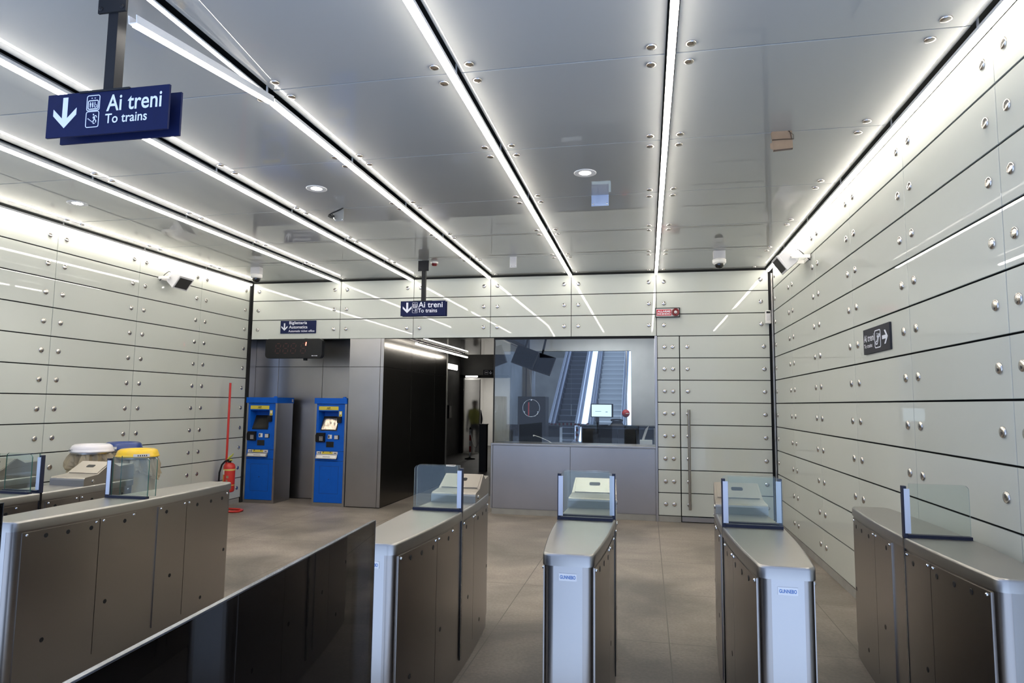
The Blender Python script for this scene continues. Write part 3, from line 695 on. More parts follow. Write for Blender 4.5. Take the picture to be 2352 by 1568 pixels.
# worker behind the frosted leaf
def person(loc):
    r = empty('person', loc); tag(r, 'person in yellow hi-vis vest seen blurred behind the frosted door', 'person')
    J = [((0,0,.95),.135),((0,0,1.12),.13),((0,0,1.30),.155),((0,0,1.44),.13),((0,0,1.53),.058),((0,-.01,1.60),.075),((0,-.015,1.68),.092),((0,-.005,1.76),.07),
         ((-.19,0,1.42),.062),((-.25,.02,1.14),.048),((-.24,-.06,.90),.034),((-.24,-.09,.80),.038),
         ((.19,0,1.42),.062),((.25,.02,1.14),.048),((.24,-.06,.90),.034),((.24,-.09,.80),.038),
         ((-.10,0,.86),.095),((-.11,.0,.48),.062),((-.11,.03,.08),.045),((-.11,-.13,.035),.032),
         ((.10,0,.86),.095),((.11,-.02,.48),.062),((.12,.02,.08),.045),((.12,-.14,.035),.032)]
    E_ = [(0,1),(1,2),(2,3),(3,4),(4,5),(5,6),(6,7),(3,8),(8,9),(9,10),(10,11),(3,12),(12,13),(13,14),(14,15),(0,16),(16,17),(17,18),(18,19),(0,20),(20,21),(21,22),(22,23)]
    # five short fingers a hand
    for h, base in ((11,-.24),(15,.24)):
        for k, (dx, L_) in enumerate(((-.028,.065),(-.010,.08),(.009,.075),(.026,.055))):
            i = len(J); J.append(((base+dx,-.105,.745),.009)); J.append(((base+dx,-.115,.745-L_),.008)); E_ += [(h,i),(i,i+1)]
        i = len(J); s_ = 1 if base < 0 else -1; J.append(((base+s_*.035,-.115,.775),.010)); J.append(((base+s_*.045,-.13,.735),.009)); E_ += [(h,i),(i,i+1)]
    me = bpy.data.meshes.new('body'); me.from_pydata([p for p,_ in J], E_, []); o = bpy.data.objects.new('body', me); COL.objects.link(o); o.parent = r
    me.materials.append(M_CLOTH); me.materials.append(M_SKIN)
    sk = o.modifiers.new('skin','SKIN'); sk.use_smooth_shade = True
    for d, (_, rad) in zip(me.skin_vertices[0].data, J): d.radius = (rad, rad)
    me.skin_vertices[0].data[0].use_root = True
    o.modifiers.new('sub','SUBSURF').levels = 1
    b = MB(); rings = []
    for z, rx, ry in ((.98,.185,.165),(1.12,.18,.16),(1.30,.20,.18),(1.42,.215,.155),(1.50,.12,.10)):
        rings.append([(rx*math.cos(2*PI*k/20), ry*math.sin(2*PI*k/20), z) for k in range(20)])
    b.loft(rings, True, False); b.obj('vest', M_HIVIS, r)
    b = MB(); b.lathe([(.099,1.685),(.103,1.73),(.09,1.78),(.05,1.81),(.01,1.815)], (0,-.005,0), 18); b.obj('hair', M_HAIR, r)
    b = MB(); b.lathe([(.088,1.57),(.09,1.62),(.094,1.685)], (0,-.014,0), 16); b.lathe([(.014,0),(.004,.03)], (0,-.098,1.645), 8, (0,-1,-.3)); 
    for sx in (-1,1): b.lathe([(.012,0),(.004,.008)], (sx*.034,-.092,1.672), 8, (0,-1,0)); b.lathe([(.02,0),(.015,.014)], (sx*.086,-.01,1.645), 8, (sx,0,0))
    b.box(-.025,.025,-.106,-.098,1.602,1.61); b.obj('head', M_SKIN, r)
    return r
person((-5.98, 22.75, 0))

# ------------------------------------------------------------------ counter and glazed booth
r = empty('service_counter', (-1.13, YB, 0)); tag(r, 'stainless steel service counter below the booth window', 'counter')
ox = -1.13
b = MB(); b.box(-2.37-ox, .118-ox, .02, .55, .088, 1.05); b.obj('body', M_STEELW, r)
for a, c in ((-2.352, -1.149), (-1.143, .112)):
    b = MB(); b.box(a-ox, c-ox, 0, .018, .10, 1.048); b.obj('front_panel', M_STEELW, r, bevel=.002)
b = MB(); b.box(-2.385-ox, .119-ox, -.02, .56, 1.052, 1.082); b.box(-2.385-ox, -2.356-ox, -.004, .02, .088, 1.052); b.obj('worktop', M_STEELTOP, r, bevel=.003)
b = MB(); b.box(-2.365-ox, .118-ox, .012, .5, 0, .087); b.obj('plinth', M_PLINTH, r)
b = MB(); b.box(-2.372, -2.352, YB+.05, YB+.07, 1.083, 2.735); b.box(-2.372, -2.352, 12.98, 13.0, 0, 2.9); b.box(-2.37, .118, YB+.045, YB+.075, 2.70, 2.735)
w1 = struct(b.obj('window_1', M_POST))
for a, c in ((-2.350, -1.143), (-1.139, .118)):
    b = MB(); b.box(a, c, YB+.055, YB+.065, 1.083, 2.70); b.obj('pane', M_GLASSB, w1)
for a, c in ((YB+.075, 11.5), (11.505, 12.98)):
    b = MB(); b.box(-2.367, -2.357, a, c, 0.6, 2.74); b.obj('side_pane', M_GLASSB, w1)
b = MB(); b.box(-2.37, 1.9, YB+.14, 13.1, 3.10, 3.2); struct(b.obj('ceiling_booth', M_WALLW))
b = MB(); b.box(-2.30, 1.9, 13.0, 13.1, 2.745, 3.10); b.box(-.30, 1.9, 13.0, 13.1, 0, 2.745); struct(b.obj('wall_booth_back', M_CONCB))
b = MB(); b.box(.14, .16, YB+.15, 13.0, 0, 3.1); struct(b.obj('wall_booth_right', M_CONCB))
r = empty('ceiling_light', (-.75, 12.2, 3.10)); tag(r, 'ceiling light inside the glazed booth', 'light')
b = MB(); b.box(-.75, .75, -.08, .08, -.05, .03); b.obj('housing', M_ALU, r, bevel=.004)
b = MB(); b.box(-.73, .73, -.07, .07, -.062, -.05); b.obj('diffuser', M_BLAMP, r)
# booth interior
r = empty('booth_cabinet', (-.53, 12.6, 0)); tag(r, 'long dark cabinet along the back of the booth', 'cabinet')
b = MB(); b.box(-.67, .65, -.25, .25, 0, 1.28); b.obj('body', M_BLKSAT, r, bevel=.004)
b = MB(); b.box(-.69, .665, -.27, .26, 1.28, 1.31); b.obj('top', M_BLACK, r)
for k in range(4):
    x = -.65+k*.325
    b = MB(); b.box(x, x+.315, -.265, -.25, .06, 1.25); d = b.obj('cabinet_door', M_POST, r, bevel=.003)
    b = MB(); b.poly(rrect(.07,.022,.01,x+.16,1.13), (0,-.266,0), (1,0,0), (0,0,1), .003); b.obj('door_slot', M_BLACK, d)
r = empty('booth_console', (-1.95, 12.6, 0)); tag(r, 'low dark console behind the ring dial cabinet in the booth', 'cabinet')
b = MB(); b.box(-.32, .34, -.2, .2, 0, 1.26); b.obj('body', M_BLKSAT, r, bevel=.004)
b = MB(); b.box(-.33, .35, -.22, .21, 1.26, 1.29); b.obj('top', M_BLACK, r)
for k in range(2):
    b = MB(); b.box(-.31+k*.325, .005+k*.325, -.215, -.2, .06, 1.22); b.obj('cabinet_door', M_POST, r, bevel=.003)
r = empty('monitor', (-.815, 12.42, 1.31)); tag(r, 'small lit computer monitor on the booth cabinet', 'monitor')
b = MB(); b.box(-.10, .10, -.07, .07, 0, .015); b.box(-.12, -.06, -.01, .02, .015, .20); b.obj('stand', M_BLACK, r)
b = MB(); b.box(-.21, .20, -.02, .02, .15, .40); b.obj('bezel', M_BLACK, r, bevel=.004)
b = MB(); b.box(-.195, .17, -.022, -.02, .163, .383); sc_ = b.obj('screen', M_SCREEN, r); sc_['label'] = 'pale blue lit screen'
b = MB(); b.box(-.13, -.02, -.0235, -.022, .255, .262); b.box(.06, .10, -.0235, -.022, .245, .256); b.obj('screen_window', pbr('window_blue', (.1,.3,.5), .5), r)
r = empty('office_phone', (-.55, 12.44, 1.31)); tag(r, 'dark office phone beside the lit monitor', 'phone')
b = MB(); b.add([(-.13,-.09,0),(.13,-.09,0),(.13,.09,0),(-.13,.09,0),(-.10,-.05,.03),(.10,-.05,.03),(.08,.08,.09),(-.08,.08,.09)], [(0,3,2,1),(4,5,6,7),(0,1,5,4),(1,2,6,5),(2,3,7,6),(3,0,4,7)]); b.obj('base', M_BLACK, r, bevel=.006)
b = MB(); b.tube([(-.11,.03,.09),(-.08,.03,.105),(0,.03,.11),(.08,.03,.105),(.11,.03,.09)], [.022,.018,.014,.018,.022], 10); b.obj('handset', M_POST, r)
r = empty('fire_bell', (-.40, 12.98, 1.53)); tag(r, 'round red fire bell at the back of the booth right of the lit monitor', 'bell')
b = MB(); b.lathe([(.075,.0),(.075,.04),(.06,.075),(.03,.09),(.006,.092)], n=24, axis=(0,-1,0)); b.obj('gong', M_RED, r)
b = MB(); b.box(-.05,.05,-.02,.018,-.06,.06); b.obj('base', M_RED, r)
b = MB(); b.box(.0,.06,-.094,-.088,-.006,.008); b.obj('mark', M_WPL, r)
b = MB(); b.box(-.40, -.375, 13.0, 13.03, 0, 2.75); struct(b.obj('trim_4', M_STEELW))
for (nm, x, y, z, ry, lab) in (('hanging_monitor', -2.08, 11.3, 2.50, 20, 'left tilted dark monitor hanging behind the booth glass'), ('hanging_monitor', -1.80, 11.45, 2.40, 18, 'right tilted dark monitor hanging behind the booth glass')):
    r = empty(nm, (x, y, z)); tag(r, lab, 'monitor', 'dark monitors hanging in the booth'); r.rotation_euler = (math.radians(-12), math.radians(ry), 0)
    b = MB(); b.box(-.20, .20, -.02, .02, -.17, .17); b.obj('case', M_POST, r, bevel=.005)
    b = MB(); b.box(-.185, .185, -.023, -.02, -.155, .155); b.obj('screen', M_BLKSAT, r)
    b = MB(); b.cyl((-.04,.03,.0), (-.04-.6*math.sin(math.radians(ry))*.4,.03,.62), .02, 10); b.obj('hanger', M_POST, r)
r = empty('ticket_safe', (-1.98, 11.6, 0)); tag(r, 'dark cabinet with a round ring dial behind the booth glass', 'cabinet')
b = MB(); b.box(-.24, .25, -.2, .2, 0, 1.82); b.obj('body', M_BLACK, r, bevel=.006)
b = MB(); P = [(.15*math.cos(2*PI*k/32), -.205, 1.62+.15*math.sin(2*PI*k/32)) for k in range(33)]; b.tube(P, .006, 8); b.obj('ring', M_BOLT, r)
b = MB(); b.box(-.055, -.035, -.206, -.2, 1.49, 1.72); b.obj('red_line', M_RED, r)
b = MB()
for a in (90, 210, 330): b.lathe([(.018,0),(.018,.01),(.008,.014)], (.14*math.cos(math.radians(a)), -.2, 1.62+.14*math.sin(math.radians(a))), 12, (0,-1,0))
b.obj('knob', M_BOLT, r)
r = empty('loose_wire', (-1.75, 10.25, 1.085)); tag(r, 'loose pale wire lying on the counter inside the glass', 'wire')
b = MB(); b.tube([(0,.1,.11),(.02,.08,.112),(.10,.05,.09),(.22,.02,.045),(.30,0,.006)], .005, 6); b.lathe([(.012,0),(.012,.02)], (-.005,.1,.10), 8); b.obj('wire', M_WPL, r)
r = empty('desk_caddy', (-.02, 11.2, 0)); tag(r, 'white box on a stand at the right end of the booth', 'box')
b = MB(); b.box(-.10, .10, -.10, .10, 0, 1.02); b.obj('stand', M_CONCB, r, bevel=.003)
b = MB(); b.box(-.10, .10, -.10, .10, 1.02, 1.12); b.obj('box', M_WPL, r, bevel=.004)
b = MB(); b.add([(-.07,0,1.12),(-.03,.01,1.12),(.05,.02,1.36),(-.01,0,1.30)], [(0,1,2,3)]); b.obj('paper', M_WPL, r)

# ------------------------------------------------------------------ escalator hall beyond the booth (open to the sky)
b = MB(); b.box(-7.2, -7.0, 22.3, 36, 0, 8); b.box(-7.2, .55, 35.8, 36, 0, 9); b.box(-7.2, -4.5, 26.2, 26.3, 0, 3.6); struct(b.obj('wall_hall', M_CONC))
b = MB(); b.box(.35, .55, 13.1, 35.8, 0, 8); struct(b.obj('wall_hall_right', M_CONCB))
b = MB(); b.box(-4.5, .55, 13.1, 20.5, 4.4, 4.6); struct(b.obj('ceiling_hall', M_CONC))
SL = math.tan(math.radians(30))
def escalator(xc, y0, n, hw, ms, mr_, label, dl, dr_):
    r = empty('escalator', (xc, y0, 0)); tag(r, label, 'escalator', 'escalators beyond the booth')
    b = MB(); b.box(-hw, hw, 0, .40, 0, .035); b.box(-hw, hw, 0, .012, -.195, .005, 1); st = b.obj('step', [ms, mr_], None)
    me = st.data; bpy.data.objects.remove(st)
    for k in range(n):
        o = bpy.data.objects.new('step', me); COL.objects.link(o); o.parent = r; o.location = (0, k*.37, .02+k*.37*SL+.16)
    L_ = n*.37
    for s_, dw in ((-1, dl), (1, dr_)):
        x0 = s_*hw; x1 = s_*(hw+dw); a, c = min(x0,x1), max(x0,x1)
        def slab(h0, h1, xa, xb, ya=-.8, mat=M_SKIRT, nm='skirt'):
            b = MB(); zs = lambda y: max(0, y)*SL+.18
            P0 = [(ya, zs(ya)), (0, zs(0)), (L_, zs(L_))]
            rings = [[(xa,y,z+h0),(xb,y,z+h0),(xb,y,z+h1),(xa,y,z+h1)] for y,z in P0]
            b.loft(rings, True, True, False); return b.obj(nm, mat, r)
        slab(-.18, .22, a, c); slab(.22, .26, a, c, -.8, M_DECK, 'decking')
        xm = x0+s_*.07
        slab(.26, .80, xm-.012, xm+.012, -.5, M_SKIRT, 'balustrade')
        slab(.80, .84, xm-.045, xm+.045, -.6, M_DECK, 'handrail_guide'); slab(.84, .87, xm-.04, xm+.04, -.6, M_RUBBER, 'handrail')
    return r
escalator(-2.91, 23.2, 28, .40, M_STEP, M_RISER, 'dark escalator rising behind the left half of the booth glass', .22, .42)
escalator(-1.42, 23.2, 28, .50, M_STEPP, M_RISERP, 'escalator painted pale as if daylit, rising behind the lit monitor', .10, .42)
r = empty('warning_tape', (-2.9, 22.0, 1.03)); tag(r, 'red and white warning tape stretched across the escalators', 'tape')
b = MB(); n = 30
for k in range(n):
    xa = -.97+k*1.95/n; xb = xa+1.95/n; sag = lambda x: .012*math.sin(x*5)
    b.add([(xa,0,sag(xa)-.035),(xb,0,sag(xb)-.035),(xb,0,sag(xb)+.035),(xa,0,sag(xa)+.035),(xa,.002,sag(xa)-.035),(xb,.002,sag(xb)-.035),(xb,.002,sag(xb)+.035),(xa,.002,sag(xa)+.035)],
          [(0,1,2,3),(5,4,7,6),(3,2,6,7),(1,0,4,5)], mi=k%2)
b.obj('strip', [M_WPL, M_RED], r)
b = MB()
for k in range(8): b.box(.58+.01*math.sin(k*2), .66+.012*math.sin(k*2.3), -.01, -.006, -.06-.08*(k+1), -.06-.08*k, mi=k%2)
b.obj('loose_end', [M_WPL, M_RED], r)
b = MB(); b.cyl((-.97,.02,-1.03), (-.97,.02,.06), .02, 10); b.cyl((.98,.02,-1.03), (.98,.02,.06), .02, 10); b.obj('tape_post', M_BLACK, r)

# ------------------------------------------------------------------ ticket gates
def hw_at(y, e=0.): return .172-.054*(min(1., abs(y)/.99))**2-e
def gate_outline(e=0., rr=.045, n=18):
    L_ = 1.0-e; pts = []
    ys = [-(L_-rr)+2*(L_-rr)*k/n for k in range(n+1)]
    right = [(hw_at(y, e), y) for y in ys]
    he = hw_at(L_-rr, e)
    cor = lambda cx_, cy2, a0: [(cx_+rr*math.cos(math.radians(a0+90*k/6)), cy2+rr*math.sin(math.radians(a0+90*k/6))) for k in range(1,6)]
    pts += right + cor(he-rr, L_-rr, 0) + [(he-rr, L_), (-(he-rr), L_)] + cor(-(he-rr), L_-rr, 90)
    pts += [(-x, y) for x, y in reversed(right)] + cor(-(he-rr), -(L_-rr), 180) + [(-(he-rr), -L_), (he-rr, -L_)] + cor(he-rr, -(L_-rr), 270)
    return pts
def ring_rr(w, h, rr, round_left, cx_=0):
    # upright pane outline, one top corner rounded (or both)
    pts = [(-w/2,0),(w/2,0)]
    if not round_left: pts += [(w/2-rr+rr*math.cos(a), h-rr+rr*math.sin(a)) for a in [k*PI/12 for k in range(7)]] + [(-w/2,h)]
    else: pts += [(w/2,h)] + [(-w/2+rr+rr*math.cos(a), h-rr+rr*math.sin(a)) for a in [PI/2+k*PI/12 for k in range(7)]]
    return [(x+cx_, z) for x, z in pts]
SEAMS = ((-.94,-.44),(-.435,-.14),(-.075,.055),(.065,.37),(.375,.94))
def make_gate(cx_, cy2, label, posts, reader, edge, plate=True, double=False, ex=0.):
    r = empty('ticket_gate', (cx_, cy2, 0)); tag(r, label, 'gate', 'steel ticket gates')
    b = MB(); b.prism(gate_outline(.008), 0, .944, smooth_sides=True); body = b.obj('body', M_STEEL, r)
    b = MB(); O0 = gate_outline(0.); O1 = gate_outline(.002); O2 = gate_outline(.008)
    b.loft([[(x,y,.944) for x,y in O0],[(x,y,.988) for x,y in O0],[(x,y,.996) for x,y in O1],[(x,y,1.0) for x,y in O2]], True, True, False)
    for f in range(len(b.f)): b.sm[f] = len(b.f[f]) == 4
    b.obj('top_cover', M_STEELTOP, r)
    for s_ in (-1,1):
        for k, (ya, yb) in enumerate(SEAMS):
            if k == 2: continue
            n = 8; rings = []
            for i in range(n+1):
                y = ya+(yb-ya)*i/n; xo = hw_at(y)-.0015; xi = hw_at(y)-.0085
                rings.append([(s_*xi,y,.10),(s_*xo,y,.10),(s_*xo,y,.930),(s_*xi,y,.930)][::s_])
            b = MB(); b.loft(rings, True, True, False); pn = b.obj('access_panel', M_STEEL, r)
            hs = {0: ((-.80,.895),(-.66,.89),(-.50,.885),(-.78,.30)), 1: ((-.24,.885),(-.36,.40)), 3: ((.15,.885),(.22,.42)), 4: ((.50,.885),(.68,.885),(.84,.885),(.60,.16),(.90,.46))}[k]
            for (y,z) in hs:
                hb = MB(); hb.lathe([(.0135,0),(.0135,.0012),(.0115,.0014)], (s_*(hw_at(y)-.0016), y, z), 16, (s_,0,0)); hb.obj('sensor_hole', M_BLACK, pn)
            for y in (ya+.025, yb-.025):
                bb = MB(); bb.lathe([(.0085,0),(.0080,.004),(.004,.007),(.001,.0075)], (s_*(hw_at(y)-.0016), y, .915), 12, (s_,0,0)); bb.obj('screw', M_BOLT, pn)
    pn_ = 0
    for (s_, yw) in posts:
        hw = hw_at(yw)
        # dark slot down the side under the post
        b = MB(); b.box(min(s_*(hw-.006), s_*(hw+.0008)), max(s_*(hw-.006), s_*(hw+.0008)), yw-.009, yw+.009, .085, 1.0); b.obj('wing_slot', M_BLKSAT, r)
        wing = MB(); x0 = s_*hw; x1 = s_*(hw-.020)
        wing.box(min(x0,x1), max(x0,x1), yw-.016, yw+.016, .998, 1.272)
        wing.box(min(s_*(hw-.02), -s_*(hw-.012)), max(s_*(hw-.02), -s_*(hw-.012)), yw-.018, yw+.018, .998, 1.016)
        wg = wing.obj('wing_frame', M_FRAME, r, bevel=.0015)
        b = MB(); xa = s_*(hw-.006); xb = s_*(hw-.034); b.box(min(xa,xb), max(xa,xb), yw-.0185, yw-.0135, 1.022, 1.258); b.obj('light_strip', M_STRIP, wg)
        w = 2*hw-.05; cxp = -s_*.012
        for q in range(2 if double else 1):
            b = MB(); off = .0 if q == 0 else .07; dxo = 0 if q == 0 else -s_*.006
            pts = ring_rr(w, .272, .028, s_ > 0, cxp+dxo); n = len(pts)
            P0 = [(x, yw-.002+off, 1.012+z) for x,z in pts]; P1 = [(x, yw+.006+off, 1.012+z) for x,z in pts]
            b.add(P0, [tuple(range(n))]); b.add(P1, [tuple(range(n-1,-1,-1))])
            b.add(P0+P1, [(i,n+i,n+(i+1)%n,(i+1)%n) for i in range(n)], mi=1)
            b.obj('wing_pane', [M_GLASS, M_GEDGE if edge else M_GEDGEC], wg)
    if reader:
        prof = [(.405,.998),(.405,1.045),(.409,1.056),(.418,1.063),(.432,1.066),(.55,1.078),(.695,1.168),(.785,1.123),(.945,1.131),(.962,1.126),(.972,1.112),(.972,.998)]
        b = MB(); n = len(prof); hx = [hw_at(y)-.002 if y < .95 else hw_at(.95)-.002 for y,_ in prof]
        A_ = [(-h,y,z) for (y,z),h in zip(prof,hx)]; B_ = [(h,y,z) for (y,z),h in zip(prof,hx)]
        b.add(A_, [tuple(range(n))]); b.add(B_, [tuple(range(n-1,-1,-1))])
        b.add(A_+B_, [(i,n+i,n+(i+1)%n,(i+1)%n) for i in range(n)])
        hd = b.obj('reader_head', M_READER, r, bevel=.002)
        # raised slanted plate with its card slot
        o = Vector((0,.556,1.0827)); v = Vector((0,.145,.09)).normalized(); u = Vector((1,0,0))
        b = MB(); b.poly([(-.135,0),(.135,0),(.135,.158),(-.135,.158)], o, u, v, .004); b.obj('reader_plate', M_READER, hd, bevel=.0015)
        b = MB(); b.poly(rrect(.075,.034,.011,.0,.092), o+u.cross(v)*.004, u, v, .0012); b.obj('card_slot', M_BLACK, hd)
        for s_ in (-1,1):
            b = MB(); b.lathe([(.014,0),(.014,.004),(.011,.006)], (s_*(hw_at(.5)-.0022),.5,1.03), 16, (s_,0,0)); b.obj('lock', M_STUD, hd)
    b = MB(); b.box(-.0675, .0675, -.9927, -.985, .004, .9438); b.obj('lightened_front', M_FRONT, r)  # added facing, lighter than the body to stand in for daylight
    if plate:
        b = MB(); b.box(-.042, .042, -.9952, -.9925, .878, .912); pl = b.obj('badge', M_ALU, r, bevel=.001)
        b = MB(); text_mb(b, 'GUNNEBO', -.036, .036, .887, .903, (0,-.9953,0), (1,0,0), (0,0,1), .0006, .02); b.obj('lettering', M_LETB, pl)
    return r
M_LETB = pbr('badge_blue', (.01, .13, .42), .4)
CYG = 4.12
make_gate(-5.50, CYG, 'farthest left steel ticket gate, only its reader head at the left photo edge', [(-1,-.06),(1,.02)], True, True, False)
make_gate(-4.54, CYG, 'steel ticket gate with reader head just in front of the white bin', [(-1,-.06),(1,.02)], True, True, False)
make_gate(-3.58, CYG, 'long flat topped steel ticket gate at left beside the wide lane', [(-1,-.04)], False, True, False, True)
make_gate(-1.335, CYG, 'steel ticket gate with reader whose front touches the dark glass barrier', [(1,.04)], True, False, True, True)
make_gate(-.365, CYG, 'middle steel ticket gate in front of the counter, bright front end', [(-1,-.06),(1,.02)], True, False)
make_gate(.592, CYG, 'steel ticket gate with reader in front of the panelled door', [(-1,-.06),(1,.02)], True, False)
make_gate(1.52, CYG, 'rightmost steel ticket gate with flat top close to the right wall', [(-1,-.13)], False, False, False)

# dark glass barriers beside the wide lane
def barrier(p0, p1, h, label):
    p0 = Vector((*p0,0)); p1 = Vector((*p1,0)); d = (p1-p0); L_ = d.length
    r = empty('glass_barrier', p0, math.atan2(d.y, d.x)); tag(r, label, 'barrier', 'dark glass barriers')
    b = MB(); b.box(0, L_, -.007, .007, .03, h-.004); b.obj('pane', M_TINT, r)
    b = MB(); b.box(0, L_, -.008, .008, h-.005, h); b.box(-.004, 0, -.008, .008, .03, h); b.obj('edge', M_BEDGE, r, bevel=.001)
    b = MB(); b.box(0, L_, -.02, .02, 0, .032); b.obj('foot_rail', M_POST, r)
    return r
barrier((-1.235, 2.91), (-1.03, .35), 1.15, 'black tinted glass barrier running diagonally across the foreground')
barrier((-3.33, 2.93), (-3.13, .4), 1.142, 'black tinted glass barrier cut by the left photo edge')

# ------------------------------------------------------------------ ticket machines
def ticket_machine(x, label, screen_mat):
    r = empty('ticket_machine', (x, YB, 0)); tag(r, label, 'ticket machine', 'blue ticket machines')
    W = .2835
    b = MB(); b.box(-W, W, .17, .50, .05, 1.655); b.box(-W, -W+.03, .012, .17, .05, 1.655); b.box(W-.03, W, .012, .17, .05, 1.655); b.obj('cabinet', M_STEELW, r)
    b = MB(); b.box(-W, W, .002, .50, 0, .05); b.box(-W, -W+.033, -.004, .014, .05, 1.655); b.box(W-.033, W, -.004, .014, .05, 1.655); b.obj('frame', M_STEELW, r, bevel=.002)
    b = MB(); b.box(-W-.004, W+.004, -.022, .52, 1.655, 1.75); hd = b.obj('header', M_BLUE, r, bevel=.003)
    b = MB(); b.lathe([(.03,0),(.03,.014),(.02,.02)], (.22,.04,1.75), 14); b.obj('sensor', M_BLUE, hd)
    b = MB(); b.box(W+.004, W+.006, .45, .49, 1.675, 1.725); b.obj('sticker', M_GREY, hd)
    # front in pieces around the screen recess
    xw = W-.033; rx0, rx1, rz0, rz1 = -.215, .135, 1.195, 1.535
    b = MB(); f0, f1 = .0, .012
    b.box(-xw, rx0, f0, f1, .885, 1.65); b.box(rx1, xw, f0, f1, .885, 1.65); b.box(rx0, rx1, f0, f1, rz1, 1.65); b.box(rx0, rx1, f0, f1, .885, rz0)
    b.box(-xw, xw, f0, f1, .728, .880); b.obj('front_panel', M_BLUE, r)
    b = MB(); D = .15
    b.add([(rx0,0,rz0),(rx1,0,rz0),(rx1,0,rz1),(rx0,0,rz1),(rx0+.01,.02,rz0+.005),(rx1-.01,.02,rz0+.005),(rx1-.01,D,rz1-.09),(rx0+.03,D,rz1-.09),(rx0+.03,D,rz1-.01),(rx1-.01,D,rz1-.01)],
          [(0,1,5,4),(4,5,6,7),(7,6,9,8),(8,9,2,3),(0,4,7,8,3),(1,2,9,6,5)]); b.obj('screen_recess', M_BLUE, r)
    o = Vector((rx0+.03,.022,rz0+.018)); v = Vector((0,D-.03,rz1-.09-rz0-.02)); v.normalize(); u = Vector((1,0,0))
    b = MB(); b.poly([(0,0),(.29,0),(.29,.262),(0,.262)], o, u, v, .006); s1 = b.obj('screen_bezel', M_BLACK, r)
    b = MB(); b.poly([(.018,.02),(.272,.02),(.272,.225),(.018,.225)], o+u.cross(v)*.006, u, v, .002); b.obj('screen', screen_mat, s1)
    b = MB(); b.box(-.212, .135, -.004, 0, 1.552, 1.612); y_ = b.obj('yellow_banner', M_YEL, r)
    b = MB(); text_mb(b, 'AEP', -.070, -.005, 1.570, 1.598, (0,-.004,0), (1,0,0), (0,0,1), bold=.02); b.stroke([(-.085,1.563),(.01,1.563)], .003, (0,-.004,0), (1,0,0), (0,0,1)); b.obj('logo', M_BLACK, y_)
    b = MB(); b.box(.150, .200, -.004, 0, 1.452, 1.535); y_ = b.obj('yellow_sticker', M_YEL, r)
    b = MB(); b.poly([(.165,1.475),(.185,1.475),(.175,1.460)], (0,-.004,0), (1,0,0), (0,0,1)); b.obj('triangle', M_BLACK, y_)
    b = MB(); b.box(.160, .190, -.0055, -.004, 1.485, 1.525); b.obj('drawing', M_WPL, y_)
    b = MB(); b.box(.135, .202, -.05, 0, 1.345, 1.448); b.obj('card_reader', M_BLACK, r, bevel=.006)
    b = MB(); b.add([(-.235,-.03,1.03),(-.08,-.045,1.03),(-.08,-.05,1.18),(-.215,-.05,1.18),(-.225,0,1.03),(-.08,0,1.03),(-.08,0,1.18),(-.205,0,1.18),(-.24,-.04,1.14),(-.24,-.035,1.05)],
          [(0,1,2,3,8,9),(1,5,6,2),(2,6,7,3),(0,4,5,1),(3,7,8),(8,7,4,9),(9,4,0)]); kp = b.obj('keypad', M_BLACK, r)
    b = MB()
    for i in range(3):
        for k in range(4): b.box(-.165+i*.022, -.150+i*.022, -.0485, -.044, 1.055+k*.018, 1.066+k*.018)
    b.obj('key', M_GREY, kp)
    b = MB(); b.box(-.035, .035, -.006, 0, 1.085, 1.150); k_ = b.obj('coin_plate', M_ALU, r, bevel=.003)
    b = MB(); b.box(-.025, -.005, -.008, -.006, 1.095, 1.140); b.obj('coin_slot', M_BLACK, k_)
    b = MB(); b.box(.078, .165, -.010, 0, 1.075, 1.146); k_ = b.obj('button_frame', M_BLACK, r, bevel=.004)
    b = MB(); b.box(.083, .145, -.013, -.010, 1.082, 1.140); b.obj('button', M_GREY, k_)
    b = MB(); b.box(-.060, .075, -.008, 0, .947, 1.038); b.obj('reader_window', M_BLKSAT, r, bevel=.004)
    b = MB(); b.box(-.225, .145, -.004, 0, .832, .876); st = b.obj('label_strip', M_WPL, r)
    b = MB(); b.box(-.135, .06, -.0055, -.004, .836, .876); b.obj('yellow_band', M_YEL, st)
    b = MB()
    for x_ in (-.10,.02): b.poly([(x_-.011,.874),(x_+.011,.874),(x_,.853)], (0,-.0055,0), (1,0,0), (0,0,1))
    b.box(-.165,-.152,-.0055,-.004,.838,.872); b.box(-.205,-.172,-.0055,-.004,.846,.858); b.box(.085,.125,-.0055,-.004,.846,.858); b.obj('symbol', M_BLACK, st)
    b = MB(); b.add([(-.225,0,.755),(.145,0,.755),(.145,-.045,.765),(-.225,-.045,.765),(-.225,-.012,.826),(.145,-.012,.826),(.145,0,.826),(-.225,0,.826)], [(0,1,2,3),(3,2,5,4),(4,5,6,7),(0,3,4,7),(1,6,5,2),(0,7,6,1)]); tr = b.obj('ticket_tray', M_STEELW, r)
    b = MB(); b.add([(-.205,-.0425,.775),(.125,-.0425,.775),(.125,-.0205,.815),(-.205,-.0205,.815)], [(0,1,2,3)]); b.add([(-.10,-.036,.790),(.03,-.036,.790),(.03,-.033,.796),(-.10,-.033,.796)], [(0,1,2,3)], mi=1); b.obj('tray_label', [M_WPL, M_POST], tr)
    b = MB(); b.box(-xw, xw, 0, .012, .055, .722); ld = b.obj('lower_door', M_BLUE, r, bevel=.002)
    b = MB(); q = [(-.16,.20),(.17,.20),(.17,.64),(-.16,.64)]; b.stroke(q, .004, (0,0,0), (1,0,0), (0,0,1), .0006, True); b.obj('inset_line', pbr('dark_blue_line', (.006,.03,.12), .6), ld)
    b = MB(); b.lathe([(.008,0),(.007,.004),(.002,.005)], (0,0,.43), 10, (0,-1,0)); b.obj('lock', M_BLACK, ld)
